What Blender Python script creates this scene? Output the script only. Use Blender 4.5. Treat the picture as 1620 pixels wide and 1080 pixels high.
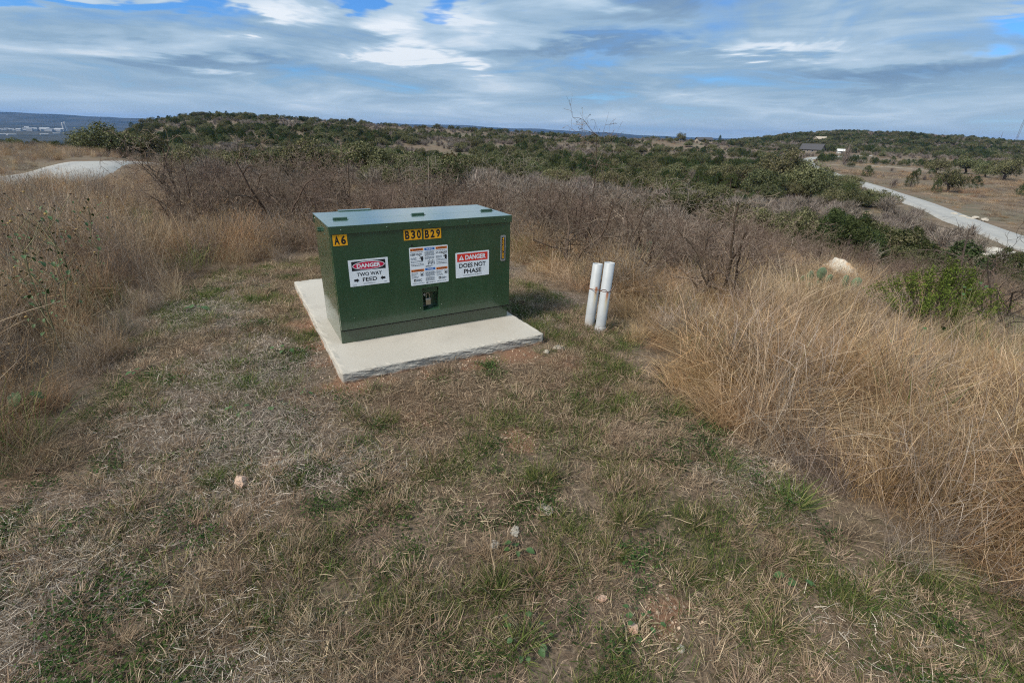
import bpy, bmesh, math, random
import numpy as np
from mathutils import Vector, Matrix, Euler

random.seed(7)
RNG = np.random.default_rng(11)
sc = bpy.context.scene
for o in list(bpy.data.objects):
    bpy.data.objects.remove(o)
COL = sc.collection
R = math.radians

# ------------------------------------------------------------------ camera
CAM_Z = 1.55
PITCH, ROLL = 0.4055, 0.0257
cam_d = bpy.data.cameras.new('camera')
cam_d.sensor_width = 36.0
cam_d.sensor_fit = 'HORIZONTAL'
cam_d.lens = 773.8 / 1620 * 36.0
cam_d.clip_start = 0.05
cam_d.clip_end = 40000
cam = bpy.data.objects.new('camera', cam_d)
COL.objects.link(cam)
fw = Vector((0, math.cos(PITCH), -math.sin(PITCH)))
rt0 = Vector((1, 0, 0)); up0 = rt0.cross(fw)
rt = rt0 * math.cos(ROLL) + up0 * math.sin(ROLL)
up = up0 * math.cos(ROLL) - rt0 * math.sin(ROLL)
m = Matrix((rt, up, -fw)).transposed().to_4x4()
m.translation = Vector((0, 0, CAM_Z))
cam.matrix_world = m
sc.camera = cam

# ------------------------------------------------------------------ sun, sky, exposure
SUN_AZ, SUN_EL = R(-132), R(46)          # bearing from +Y (clockwise), elevation
sun_d = bpy.data.lights.new('sun', 'SUN')
sun_d.energy = 3.5
sun_d.angle = R(15)
sun_d.color = (1.0, 0.92, 0.80)
sun = bpy.data.objects.new('sun', sun_d)
COL.objects.link(sun)
sdir = Vector((math.sin(SUN_AZ) * math.cos(SUN_EL), math.cos(SUN_AZ) * math.cos(SUN_EL), math.sin(SUN_EL)))
sun.rotation_euler = (-sdir).to_track_quat('-Z', 'Y').to_euler()

world = bpy.data.worlds.new('World')
sc.world = world
world.use_nodes = True
wn = world.node_tree
wn.nodes.clear()


class NT:
    """tiny helper to write node trees as expressions"""
    def __init__(s, tree): s.t = tree
    def n(s, typ, **kw):
        nd = s.t.nodes.new(typ)
        for k, v in kw.items():
            setattr(nd, k, v)
        return nd
    def put(s, sock, v):
        if isinstance(v, bpy.types.NodeSocket):
            s.t.links.new(v, sock)
        elif v is not None:
            if sock.type == 'RGBA' and not isinstance(v, (int, float)) and len(v) == 3:
                v = (*v, 1)
            sock.default_value = v
    def math(s, op, a, b=None, c=None, clamp=False):
        nd = s.n('ShaderNodeMath', operation=op, use_clamp=clamp)
        for i, v in enumerate((a, b, c)):
            if v is not None: s.put(nd.inputs[i], v)
        return nd.outputs[0]
    def vmath(s, op, a, b=None, scale=None):
        nd = s.n('ShaderNodeVectorMath', operation=op)
        s.put(nd.inputs[0], a)
        if b is not None: s.put(nd.inputs[1], b)
        if scale is not None: s.put(nd.inputs['Scale'], scale)
        return nd.outputs['Value'] if op in ('LENGTH', 'DISTANCE', 'DOT_PRODUCT') else nd.outputs['Vector']
    def noise(s, vec, scale, detail=4, rough=0.55, dist=0.0, out='Fac'):
        nd = s.n('ShaderNodeTexNoise')
        if vec is not None: s.put(nd.inputs['Vector'], vec)
        nd.inputs['Scale'].default_value = scale
        nd.inputs['Detail'].default_value = detail
        nd.inputs['Roughness'].default_value = rough
        nd.inputs['Distortion'].default_value = dist
        return nd.outputs[out]
    def step(s, v, a, b):
        nd = s.n('ShaderNodeMapRange', interpolation_type='SMOOTHSTEP')
        s.put(nd.inputs['Value'], v)
        nd.inputs['From Min'].default_value = a; nd.inputs['From Max'].default_value = b
        return nd.outputs[0]
    def rng(s, v, a, b, c, d):
        nd = s.n('ShaderNodeMapRange')
        s.put(nd.inputs['Value'], v)
        for k, x in zip(('From Min', 'From Max', 'To Min', 'To Max'), (a, b, c, d)):
            nd.inputs[k].default_value = x
        return nd.outputs[0]
    def mix(s, fac, a, b, mode='MIX'):
        nd = s.n('ShaderNodeMix', data_type='RGBA', blend_type=mode)
        s.put(nd.inputs[0], fac); s.put(nd.inputs[6], a); s.put(nd.inputs[7], b)
        return nd.outputs[2]
    def xyz(s, v):
        nd = s.n('ShaderNodeSeparateXYZ'); s.put(nd.inputs[0], v); return nd.outputs
    def comb(s, x, y, z=0.0):
        nd = s.n('ShaderNodeCombineXYZ')
        for i, v in enumerate((x, y, z)): s.put(nd.inputs[i], v)
        return nd.outputs[0]


def build_sky():
    w = NT(wn)
    sky = w.n('ShaderNodeTexSky', sky_type='NISHITA')
    sky.sun_disc = False
    sky.sun_elevation = SUN_EL
    sky.sun_rotation = SUN_AZ
    sky.altitude = 400
    sky.air_density = 1.0; sky.dust_density = 0.6; sky.ozone_density = 2.0
    blue = w.mix(1.0, sky.outputs[0], (0.34, 0.68, 1.10), 'MULTIPLY')
    d = w.n('ShaderNodeTexCoord').outputs['Generated']
    x, y, z = w.xyz(d)
    az = w.math('ARCTAN2', x, y)
    zc = w.math('ADD', w.math('MAXIMUM', z, 0.0), 0.10)
    def noise2(vec, scale, detail, rough, dist=0.0):
        nd = w.n('ShaderNodeTexNoise', noise_dimensions='2D')
        w.put(nd.inputs['Vector'], vec)
        for k_, v_ in (('Scale', scale), ('Detail', detail), ('Roughness', rough), ('Distortion', dist)): nd.inputs[k_].default_value = v_
        return nd.outputs['Fac']
    # the cloud deck is a plane overhead: its features bunch into bands towards the horizon
    P = w.comb(w.math('DIVIDE', x, zc), w.math('DIVIDE', y, zc))
    A0 = w.comb(az, z)
    big = noise2(P, 0.75, 5, 0.60, 0.5)
    fine = noise2(w.vmath('MULTIPLY', A0, (4.5, 30.0, 0)), 1.0, 4, 0.54, 0.3)
    nb = w.math('SUBTRACT', fine, .5); ng_ = w.math('SUBTRACT', big, .5)
    AE = w.vmath('ADD', A0, w.comb(w.math('MULTIPLY', ng_, .42), w.math('MULTIPLY', w.math('ADD', nb, ng_), .11)))
    def blob(a, e, sa, se):                       # a patch of the deck round bearing a, elevation e (degrees)
        v = w.n('ShaderNodeVectorMath', operation='MULTIPLY_ADD')
        w.put(v.inputs[0], AE)
        v.inputs[1].default_value = (1 / R(sa), 1 / R(se), 0); v.inputs[2].default_value = (-a / sa, -math.degrees(math.sin(R(e))) / se, 0)
        return w.step(w.vmath('LENGTH', v.outputs[0]), 1.3, 0.2)
    def total(lst):
        r = None
        for b in lst:
            r = b if r is None else w.math('MAXIMUM', r, b)
        return r
    holes = total([blob(-4.6, 11.6, 4, 1.5), blob(41.5, 7.8, 5, 1.8), blob(-37, 8.6, 9, 1.0), blob(-16.6, 10.8, 3.5, 1.1)])
    white = total([blob(-10.5, 8.8, 5, 2.0), blob(-25, 9.2, 7, 1.0), blob(22.5, 7.2, 6, .8), blob(-6, 7.0, 4, .9)])
    dark = total([blob(-31, 4.9, 8, 1.1), blob(6, 7.2, 9, 1.0), blob(33, 4.9, 11, 1.1), blob(12, 10.9, 11, 1.2)])
    c = w.math('ADD', w.rng(big, 0.3, 0.7, 0.1, 1.0), w.rng(fine, 0.3, 0.7, -0.2, 0.2))
    c = w.math('SUBTRACT', w.math('ADD', c, 0.36), w.math('MULTIPLY', holes, 1.2))
    c = w.math('ADD', c, w.math('MULTIPLY', white, 0.25))
    cover = w.math('MULTIPLY', w.step(c, -0.10, 0.85), 0.97)
    b = w.rng(w.math('ADD', w.math('MULTIPLY', fine, .55), w.math('MULTIPLY', big, .45)), 0.32, 0.68, 0.12, 0.92)
    b = w.math('ADD', b, w.math('MULTIPLY', white, 0.50))
    b = w.math('SUBTRACT', b, w.math('MULTIPLY', dark, 0.42), clamp=True)
    ramp = w.n('ShaderNodeValToRGB')
    w.put(ramp.inputs[0], b)
    e = ramp.color_ramp.elements
    e[0].position = 0.0; e[0].color = (0.165, 0.26, 0.385, 1)
    e[1].position = 1.0; e[1].color = (0.72, 0.77, 0.82, 1)
    k = e.new(0.42); k.color = (0.27, 0.395, 0.52, 1)
    k = e.new(0.72); k.color = (0.42, 0.54, 0.655, 1)
    # an overcast deck is brighter overhead than at the horizon
    lum = w.rng(z, 0.0, 1.0, 7.6, 12.5)
    col = w.mix(cover, blue, w.vmath('SCALE', ramp.outputs[0], scale=lum))
    hz = w.step(z, 0.085, -0.01)
    col = w.mix(w.math('MULTIPLY', hz, 0.6), col, (4.2, 5.2, 6.1))
    bg = w.n('ShaderNodeBackground')
    w.put(bg.inputs[0], col)
    bg.inputs[1].default_value = 0.1
    out = w.n('ShaderNodeOutputWorld')
    wn.links.new(bg.outputs[0], out.inputs[0])
    world.cycles.sampling_method = 'MANUAL'
    world.cycles.sample_map_resolution = 256


build_sky()
sc.view_settings.view_transform = 'Standard'
sc.view_settings.look = 'None'
sc.view_settings.exposure = 0.52
sc.view_settings.gamma = 1.0
sc.view_settings.use_curve_mapping = False
sc.render.engine = 'CYCLES'
sc.cycles.use_denoising = False
sc.cycles.filter_width = 1.15
sc.cycles.use_adaptive_sampling = True
sc.cycles.adaptive_threshold = 0.02
sc.cycles.max_bounces = 4
sc.cycles.diffuse_bounces = 2
sc.cycles.glossy_bounces = 2
sc.cycles.transmission_bounces = 4
sc.cycles.volume_bounces = 0
sc.cycles.caustics_reflective = False
sc.cycles.caustics_refractive = False

# ------------------------------------------------------------------ helpers: materials, meshes, objects
def new_mat(name):
    mt = bpy.data.materials.new(name)
    mt.use_nodes = True
    nt = mt.node_tree
    b = nt.nodes['Principled BSDF']
    return mt, NT(nt), b


def plain(name, col, rough=0.6, metal=0.0, var=0.12, scale=20.0, spec=0.4, bump=0.0):
    mt, w, b = new_mat(name)
    pos = w.n('ShaderNodeTexCoord').outputs['Object']
    n = w.noise(pos, scale, 5, 0.6)
    lo = tuple(c * (1 - var) for c in col); hi = tuple(min(1, c * (1 + var)) for c in col)
    w.put(b.inputs['Base Color'], w.mix(w.rng(n, 0.3, 0.7, 0, 1), lo, hi))
    w.put(b.inputs['Roughness'], w.rng(n, 0.3, 0.7, max(0.02, rough - .07), min(1, rough + .07)))
    b.inputs['Metallic'].default_value = metal
    b.inputs['Specular IOR Level'].default_value = spec
    if bump:
        bp = w.n('ShaderNodeBump'); bp.inputs['Strength'].default_value = bump; bp.inputs['Distance'].default_value = 0.01
        w.put(bp.inputs['Height'], n); w.put(b.inputs['Normal'], bp.outputs[0])
    return mt


def leafy(name, stops, trans=0.3, hue=0.04, val=0.3, patch=None, patch_scale=0.35):
    """vegetation: every blade or leaf carries its own random tint ('tint'), every plant another"""
    mt, w, b = new_mat(name)
    nt = mt.node_tree
    at = w.n('ShaderNodeAttribute', attribute_name='tint')
    oi = w.n('ShaderNodeObjectInfo')
    ramp = w.n('ShaderNodeValToRGB')
    e = ramp.color_ramp.elements
    e[0].position = 0; e[0].color = (*stops[0], 1)
    e[1].position = 1; e[1].color = (*stops[-1], 1)
    for i, s_ in enumerate(stops[1:-1]):
        k = e.new((i + 1) / (len(stops) - 1)); k.color = (*s_, 1)
    w.put(ramp.inputs[0], at.outputs['Fac'])
    col = ramp.outputs[0]
    if patch is not None:
        r3 = w.math('FRACT', w.math('MULTIPLY', oi.outputs['Random'], 17.7))
        col = w.mix(w.rng(r3, .35, 1.0, 0.0, .6), col, patch)
    hs = w.n('ShaderNodeHueSaturation')
    w.put(hs.inputs['Hue'], w.rng(oi.outputs['Random'], 0, 1, 0.5 - hue, 0.5 + hue))
    r2 = w.math('FRACT', w.math('MULTIPLY', oi.outputs['Random'], 7.31))
    w.put(hs.inputs['Value'], w.rng(r2, 0, 1, 1 - val, 1 + val))
    w.put(hs.inputs['Color'], col)
    c = hs.outputs[0]
    nt.nodes.remove(b)
    df = w.n('ShaderNodeBsdfDiffuse'); w.put(df.inputs['Color'], c)
    tr = w.n('ShaderNodeBsdfTranslucent'); w.put(tr.inputs['Color'], c)
    mx = w.n('ShaderNodeMixShader'); mx.inputs[0].default_value = trans
    nt.links.new(df.outputs[0], mx.inputs[1]); nt.links.new(tr.outputs[0], mx.inputs[2])
    nt.links.new(mx.outputs[0], nt.nodes['Material Output'].inputs[0])
    return mt


def link(o, parent=None):
    COL.objects.link(o)
    if parent is not None:
        o.parent = parent
    return o


def tag(o, label=None, cat=None, group=None, kind=None):
    if label: o['label'] = label
    if cat: o['category'] = cat
    if group: o['group'] = group
    if kind: o['kind'] = kind
    return o


def empty(name, loc=(0, 0, 0), rz=0.0, label=None, cat=None, group=None):
    o = bpy.data.objects.new(name, None)
    o.empty_display_size = 0.1
    o.location = loc; o.rotation_euler = (0, 0, rz)
    link(o)
    return tag(o, label, cat, group)


def np_mesh(name, verts, faces, tint=None, smooth=False):
    """faces: (n,3) or (n,4) integer array; tint: one float per vertex"""
    verts = np.asarray(verts, np.float32); faces = np.asarray(faces, np.int32)
    me = bpy.data.meshes.new(name)
    nv, nf, k = len(verts), len(faces), faces.shape[1]
    me.vertices.add(nv); me.vertices.foreach_set('co', verts.ravel())
    me.loops.add(nf * k); me.loops.foreach_set('vertex_index', faces.ravel())
    me.polygons.add(nf); me.polygons.foreach_set('loop_start', np.arange(nf, dtype=np.int32) * k)
    if smooth:
        me.polygons.foreach_set('use_smooth', np.ones(nf, bool))
    if tint is not None:
        a = me.attributes.new('tint', 'FLOAT', 'POINT')
        a.data.foreach_set('value', np.asarray(tint, np.float32))
    me.update(calc_edges=True)
    return me


def mobj(name, me, mat, parent=None, loc=None, rot=None):
    o = bpy.data.objects.new(name, me)
    if mat is not None:
        for q in (mat if isinstance(mat, (list, tuple)) else [mat]):
            me.materials.append(q)
    if loc is not None: o.location = loc
    if rot is not None: o.rotation_euler = rot
    return link(o, parent)


class MB:
    """collects bevelled boxes, prisms, tubes into one bmesh"""
    def __init__(s): s.bm = bmesh.new()
    def box(s, x0, x1, y0, y1, z0, z1, bev=0.0):
        b = bmesh.new()
        bmesh.ops.create_cube(b, size=1)
        for v in b.verts:
            v.co = Vector((x0 + (v.co.x + .5) * (x1 - x0), y0 + (v.co.y + .5) * (y1 - y0), z0 + (v.co.z + .5) * (z1 - z0)))
        if bev:
            bmesh.ops.bevel(b, geom=b.edges[:], offset=bev, segments=2, affect='EDGES', profile=0.5)
        s.add(b); return s
    def add(s, b, mat=None):
        me = bpy.data.meshes.new('t'); b.to_mesh(me); b.free()
        if mat is not None: me.transform(mat)
        s.bm.from_mesh(me); bpy.data.meshes.remove(me); return s
    def cyl(s, p, q, r0, r1=None, seg=16, cap=True):
        p, q = Vector(p), Vector(q); r1 = r0 if r1 is None else r1
        b = bmesh.new()
        bmesh.ops.create_cone(b, cap_ends=cap, segments=seg, radius1=r0, radius2=r1, depth=(q - p).length)
        rot = (q - p).to_track_quat('Z', 'Y').to_matrix().to_4x4(); rot.translation = (p + q) / 2
        return s.add(b, rot)
    def sphere(s, c, r, sub=2, scale=(1, 1, 1)):
        b = bmesh.new(); bmesh.ops.create_icosphere(b, subdivisions=sub, radius=r)
        mm = Matrix.Diagonal((*scale, 1)); mm.translation = Vector(c)
        return s.add(b, mm)
    def poly(s, pts, y0=None, thick=0.0):
        """a flat outline in the XZ plane at y0, given as (x, z), extruded towards -Y"""
        vs = [s.bm.verts.new((x, y0, z)) for x, z in pts]
        f = s.bm.faces.new(vs)
        if thick:
            vs2 = [s.bm.verts.new((x, y0 - thick, z)) for x, z in pts]
            s.bm.faces.new(vs2[::-1])
            for i in range(len(pts)):
                j = (i + 1) % len(pts)
                s.bm.faces.new((vs[i], vs[j], vs2[j], vs2[i]))
        return s
    def build(s, name, mat, parent=None, smooth=False, loc=None, rot=None):
        bmesh.ops.recalc_face_normals(s.bm, faces=s.bm.faces[:])
        me = bpy.data.meshes.new(name); s.bm.to_mesh(me); s.bm.free()
        if smooth:
            for p_ in me.polygons: p_.use_smooth = True
        return mobj(name, me, mat, parent, loc, rot)


def tube_arrays(paths, radii, sides=5):
    """paths: list of (k,3) arrays; radii: list of (k,) arrays -> verts, quad faces"""
    V, F, off = [], [], 0
    ang = np.linspace(0, 2 * np.pi, sides, endpoint=False)
    for p, r in zip(paths, radii):
        p = np.asarray(p, float); r = np.asarray(r, float); k = len(p)
        t = np.gradient(p, axis=0); t /= np.linalg.norm(t, axis=1, keepdims=True) + 1e-9
        ref = np.array([0.31, 0.17, 0.93]) if abs(t[0, 2]) < 0.9 else np.array([1.0, 0.1, 0])
        a = np.cross(t, ref); a /= np.linalg.norm(a, axis=1, keepdims=True) + 1e-9
        b = np.cross(t, a)
        ring = p[:, None, :] + r[:, None, None] * (np.cos(ang)[None, :, None] * a[:, None, :] + np.sin(ang)[None, :, None] * b[:, None, :])
        V.append(ring.reshape(-1, 3))
        i = np.arange(k - 1)[:, None] * sides; j = np.arange(sides)[None, :]; j2 = (j + 1) % sides
        F.append(np.stack([i + j, i + j2, i + sides + j2, i + sides + j], -1).reshape(-1, 4) + off)
        off += k * sides
    return np.concatenate(V), np.concatenate(F)


# smooth value noise on the plane (for terrain and for planting)
_G = np.random.default_rng(5).random((256, 256))
def vnoise(x, y, s):
    x = np.asarray(x, float) * s + 1000.3; y = np.asarray(y, float) * s + 1000.7
    xi = np.floor(x).astype(int); yi = np.floor(y).astype(int)
    fx = x - xi; fy = y - yi
    fx = fx * fx * (3 - 2 * fx); fy = fy * fy * (3 - 2 * fy)
    g = lambda a, b: _G[a % 256, b % 256]
    return (g(xi, yi) * (1 - fx) * (1 - fy) + g(xi + 1, yi) * fx * (1 - fy) + g(xi, yi + 1) * (1 - fx) * fy + g(xi + 1, yi + 1) * fx * fy)
def fbm(x, y, s, o=3):
    t, a, n = 0, 1.0, 0
    for i in range(o):
        t = t + a * vnoise(x, y, s * 2 ** i); n += a; a *= .5
    return t / n

# ------------------------------------------------------------------ terrain
T_R = [0, 4, 6, 8, 10, 13, 17, 25, 40, 60, 85, 110, 130, 150, 200, 280, 380, 480, 600, 800, 900, 1100, 1600, 2600, 4000, 4500, 6500, 8500, 12000]
T_AZ = {
 -75.0: [-.085, -.085, -0.1, -0.12, -0.14, -0.18, -0.28, -0.75, -1.8, -2.6, -2.7, -2.7, -3.0, -3.6, -9, -24, -34, -42, -50, -58, -60, -65, -72, -76, -64, -60, -40, 70, 0],
 -44.5: [-.085, -.085, -0.1, -0.12, -0.14, -0.18, -0.28, -0.75, -1.8, -2.6, -2.7, -2.7, -2.8, -3.6, -9, -24, -34, -42, -50, -58, -60, -65, -72, -76, -64, -60, -40, 66, 0],
 -40.5: [-.085, -.085, -0.1, -0.12, -0.15, -0.2, -0.32, -0.85, -1.85, -2.6, -2.65, -3.0, -3.4, -4.4, -9, -20, -28, -36, -46, -56, -58, -63, -72, -76, -64, -60, -40, 60, 0],
 -37.4: [-.085, -.085, -0.1, -0.14, -0.18, -0.26, -0.45, -1.0, -1.9, -2.5, -2.7, -3.6, -4.6, -6.0, -8, -9, -8, -6, -8, -20, -26, -40, -65, -78, -70, -62, -40, 46, 0],
 -33.0: [-.085, -.085, -.12, -.2, -.3, -.48, -.8, -1.4, -2.3, -3.4, -4.8, -6.2, -7.3, -8.2, -8, -5, .5, 4, 2, -15, -22, -38, -62, -78, -72, -65, -40, 30, 0],
 -28.7: [-.085, -.085, -.12, -.22, -.32, -.5, -.85, -1.5, -2.6, -4.1, -5.9, -7.3, -8.2, -8.6, -7, -2.5, 3.5, 7.4, 7.2, -8, -18, -36, -60, -78, -75, -70, -40, 25, 0],
 -18.4: [-.085, -.085, -.12, -.24, -.36, -.6, -1.0, -1.7, -2.8, -3.8, -5.4, -7.0, -8.0, -8.4, -7.4, -3.5, 1.5, 4.9, 4.8, -10, -20, -38, -60, -78, -75, -70, -40, 55, 0],
 -6.7: [-.085, -.085, -.13, -.26, -.42, -.75, -1.2, -1.9, -3.0, -4.2, -6.2, -7.6, -8.4, -8.7, -8.0, -5.5, -2, .7, .3, -14, -22, -40, -60, -78, -75, -70, -30, 92, 0],
 5.5: [-.085, -.085, -.16, -.32, -.55, -0.85, -1.25, -2.1, -3.8, -5.9, -7.7, -8.9, -9.3, -9.5, -9.2, -7.5, -4.6, -2.2, -4, -16, -24, -40, -60, -78, -75, -70, -40, 26, 0],
 17.2: [-.085, -.1, -.24, -.45, -.75, -1.2, -1.7, -2.8, -5.0, -7.3, -8.9, -9.7, -10, -10.1, -10, -9.6, -7.6, -3.6, -4.2, -16, -24, -40, -60, -78, -75, -70, -60, -40, -30],
 27.5: [-.085, -.13, -.32, -.58, -.95, -1.5, -2.0, -3.2, -5.6, -8.0, -9.4, -9.6, -9.2, -9.5, -9.8, -10, -9.6, -9.2, -7.5, 2.5, 6.0, 2, -30, -70, -75, -70, -60, -45, -30],
 31.5: [-.085, -.14, -.36, -.64, -1.0, -1.6, -2.1, -3.4, -5.9, -8.4, -10, -10.5, -10.5, -10.5, -10.4, -10.2, -9.8, -9.0, -6.0, 6.5, 10, 5, -30, -70, -75, -70, -60, -45, -30],
 36.2: [-.085, -.15, -.4, -.7, -1.05, -1.7, -2.2, -3.6, -6.2, -8.8, -10.4, -10.5, -10.5, -10.5, -10.5, -10.3, -10, -9.3, -7.5, 5.5, 8.6, 4, -30, -70, -75, -70, -60, -45, -30],
 43.3: [-.085, -.16, -.42, -.74, -1.1, -1.75, -2.3, -3.7, -6.4, -9.0, -10.5, -10.5, -10.5, -10.5, -10.5, -10.3, -10, -9.5, -8.5, -1, 1.4, -3, -30, -70, -75, -70, -60, -45, -30],
 75.0: [-.085, -.16, -.42, -.74, -1.1, -1.75, -2.3, -3.7, -6.4, -9.0, -10.5, -10.5, -10.5, -10.5, -10.5, -10.3, -10, -9.5, -8.5, -1, 1.4, -3, -30, -70, -75, -70, -60, -45, -30],
}
def _terrain_grid():
    az = np.array(sorted(T_AZ)); tab = np.array([T_AZ[a] for a in az])
    U = np.linspace(0, np.log1p(12000 / 3.0), 640)           # u = ln(1 + r/3)
    u0 = np.log1p(np.array(T_R) / 3.0)
    rows = np.array([np.interp(U, u0, t) for t in tab])
    A = np.arange(-75, 75.01, 0.5)
    G = np.array([np.interp(A, az, rows[:, j]) for j in range(len(U))]).T
    def sm(g, k, ax):
        ker = np.hanning(k + 2)[1:-1]; ker /= ker.sum()
        pad = [(k // 2, k // 2) if i == ax else (0, 0) for i in range(2)]
        return np.apply_along_axis(lambda v: np.convolve(v, ker, 'valid'), ax, np.pad(g, pad, mode='edge'))
    G = sm(sm(G, 11, 0), 15, 1)
    return U, A, G
_TU, _TA, _TG = _terrain_grid()
def tz(x, y):
    """height of the ground; the table covers the view, and the land behind the camera stays a gentle hilltop"""
    x = np.asarray(x, float); y = np.asarray(y, float)
    r = np.hypot(x, y); a = np.degrees(np.arctan2(x, y))
    back = np.clip((np.abs(a) - 75) / 40, 0, 1)
    a = np.clip(a, -75, 75)
    fu = np.clip(np.log1p(r / 3.0) / _TU[-1] * (len(_TU) - 1), 0, len(_TU) - 1.001); iu = fu.astype(int); fu = fu - iu
    fa = np.clip((a + 75) / 0.5, 0, len(_TA) - 1.001); ia = fa.astype(int); fa = fa - ia
    z = (_TG[ia, iu] * (1 - fa) * (1 - fu) + _TG[ia + 1, iu] * fa * (1 - fu) + _TG[ia, iu + 1] * (1 - fa) * fu + _TG[ia + 1, iu + 1] * fa * fu)
    zb = -.085 - .02 * np.maximum(r - 6, 0) ** 0.9
    z = z * (1 - back) + zb * back
    near = np.clip((r - 1.0) / 3, 0, 1)
    z = z + (fbm(x, y, 1.3) - .5) * 0.05 * near * np.clip((np.hypot(x + 1.06, y - 4.45) - 1.3) / 0.8, 0, 1)
    z = z + (fbm(x, y, .12) - .5) * 0.6 * np.clip((r - 8) / 30, 0, 1) * np.clip((2500 - r) / 2000, 0, 1)
    far = np.clip((r - 110) / 150, 0, 1) * np.clip((6000 - r) / 3000, 0, 1)
    z = z + (fbm(x, y, .012) - .5) * 5.0 * far * np.where(np.degrees(np.arctan2(x, y)) > 22, np.clip((r - 450) / 200, 0, 1), 1)
    z = z + (fbm(x, y, .0011, 4) - .5) * 70 * np.clip((r - 5200) / 2500, 0, 1)
    return z
def tz1(x, y): return float(tz(np.array([x]), np.array([y]))[0])

def bearing(px, py=225):
    """compass bearing (radians) towards a point of the 1620 px wide frame"""
    d = fw + rt * ((px - 810) / 773.8) - up * ((py - 540) / 773.8)
    return math.atan2(d.x, d.y)
def spot(px, r, py=225):
    a = bearing(px, py); x, y = r * math.sin(a), r * math.cos(a)
    return x, y, tz1(x, y)

# ------------------------------------------------------------------ ground
SOIL = [(-.62, 3.17, .07), (-.36, 3.30, .08), (-.86, 3.04, .08), (-1.42, 3.30, .09), (-1.62, 3.62, .09), (.05, 3.54, .20), (-1.13, 2.98, .17), (0.40, 3.42, .20), (-1.85, 4.05, .22), (-1.25, 2.10, .10), (0.60, 1.28, .10), (-0.55, 2.55, .12), (0.05, 2.35, .13), (-.25, 3.38, .15)]
def ground_material():
    mt, w, b = new_mat('ground_earth_and_dry_turf')
    pos = w.n('ShaderNodeNewGeometry').outputs['Position']
    x, y, z = w.xyz(pos)
    flat = w.comb(x, y, 0.0)
    r = w.vmath('LENGTH', flat)
    n1 = w.noise(flat, 1.1, 3, 0.65); n2 = w.noise(flat, 9.0, 4, 0.7); n3 = w.noise(flat, 60.0, 3, 0.7)
    thatch = w.mix(w.rng(n3, .3, .7, 0, 1), (0.055, 0.040, 0.028), (0.20, 0.150, 0.108))
    thatch = w.mix(w.math('MULTIPLY', w.step(n2, .5, .68), .6), thatch, (0.055, 0.05, 0.026))
    soil = w.mix(w.rng(n3, .3, .7, 0, 1), (0.11, 0.058, 0.036), (0.235, 0.135, 0.085))
    sm_ = None
    wob = w.vmath('ADD', flat, w.vmath('SCALE', w.vmath('SUBTRACT', w.noise(flat, 5.0, 3, .6, out='Color'), (.5, .5, .5)), scale=0.35))
    for (sx, sy, sr) in SOIL:
        k = w.step(w.vmath('DISTANCE', wob, (sx, sy, 0)), sr * 1.3, sr * .5)
        sm_ = k if sm_ is None else w.math('MAXIMUM', sm_, k)
    near = w.mix(w.math('MAXIMUM', sm_, w.math('MULTIPLY', w.step(n1, .60, .72), .75)), thatch, soil)
    # the land away from the mown shoulder: dry pasture, grey herbs, bare limestone
    f1 = w.noise(flat, .06, 3, .6); f2 = w.noise(flat, .35, 4, .65); f3 = w.noise(flat, .018, 3, .6)
    past = w.mix(w.rng(f2, .3, .7, 0, 1), (0.085, 0.062, 0.042), (0.20, 0.15, 0.105))
    past = w.mix(w.math('MULTIPLY', w.step(f1, .44, .62), .7), past, (0.115, 0.105, 0.072))
    past = w.mix(w.math('MULTIPLY', w.step(f3, .58, .70), .55), past, (0.36, 0.30, 0.23))
    mid = w.mix(w.step(r, 7.0, 16.0), near, past)
    # the wide valley floor and the ranges beyond are woodland
    wood = w.mix(w.rng(w.noise(flat, .0022, 6, .75), .4, .6, 0, 1), (0.010, 0.016, 0.014), (0.060, 0.058, 0.045))
    col = w.mix(w.step(r, 900.0, 1500.0), mid, wood)
    w.put(b.inputs['Base Color'], col)
    b.inputs['Roughness'].default_value = 0.95
    b.inputs['Specular IOR Level'].default_value = 0.1
    return mt


def build_ground():
    a_f = np.arange(-60, 60.01, 0.3)
    a_b = np.arange(63, 298, 3.0)
    az = np.radians(np.concatenate([a_f, a_b])); na = len(az)
    rr = np.concatenate([[0.15], np.geomspace(0.4, 12000, 270)]); nr = len(rr)
    X = rr[:, None] * np.sin(az)[None]; Y = rr[:, None] * np.cos(az)[None]
    V = np.stack([X, Y, tz(X, Y)], -1).reshape(-1, 3)
    i = np.arange(nr - 1)[:, None] * na; j = np.arange(na)[None]; j2 = (j + 1) % na
    F = np.stack([i + j, i + na + j, i + na + j2, i + j2], -1).reshape(-1, 4)[:, ::-1]
    # centre fan
    V = np.concatenate([V, [[0, 0, tz1(0, 0)]]]); c = len(V) - 1
    jj = np.arange(na); F2 = np.stack([np.full(na, c), jj, (jj + 1) % na], -1)
    bm = bmesh.new()
    me = np_mesh('ground', V, F, smooth=True)
    bm.from_mesh(me); bm.verts.ensure_lookup_table()
    for f in F2:
        bm.faces.new([bm.verts[int(q)] for q in f])
    bmesh.ops.recalc_face_normals(bm, faces=bm.faces[:])
    bm.faces.ensure_lookup_table()
    if bm.faces[0].normal.z < 0:
        bmesh.ops.reverse_faces(bm, faces=bm.faces[:])
    for f in bm.faces: f.smooth = True
    bm.to_mesh(me); bm.free()
    return tag(mobj('ground', me, ground_material()), kind='structure')


build_ground()

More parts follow.
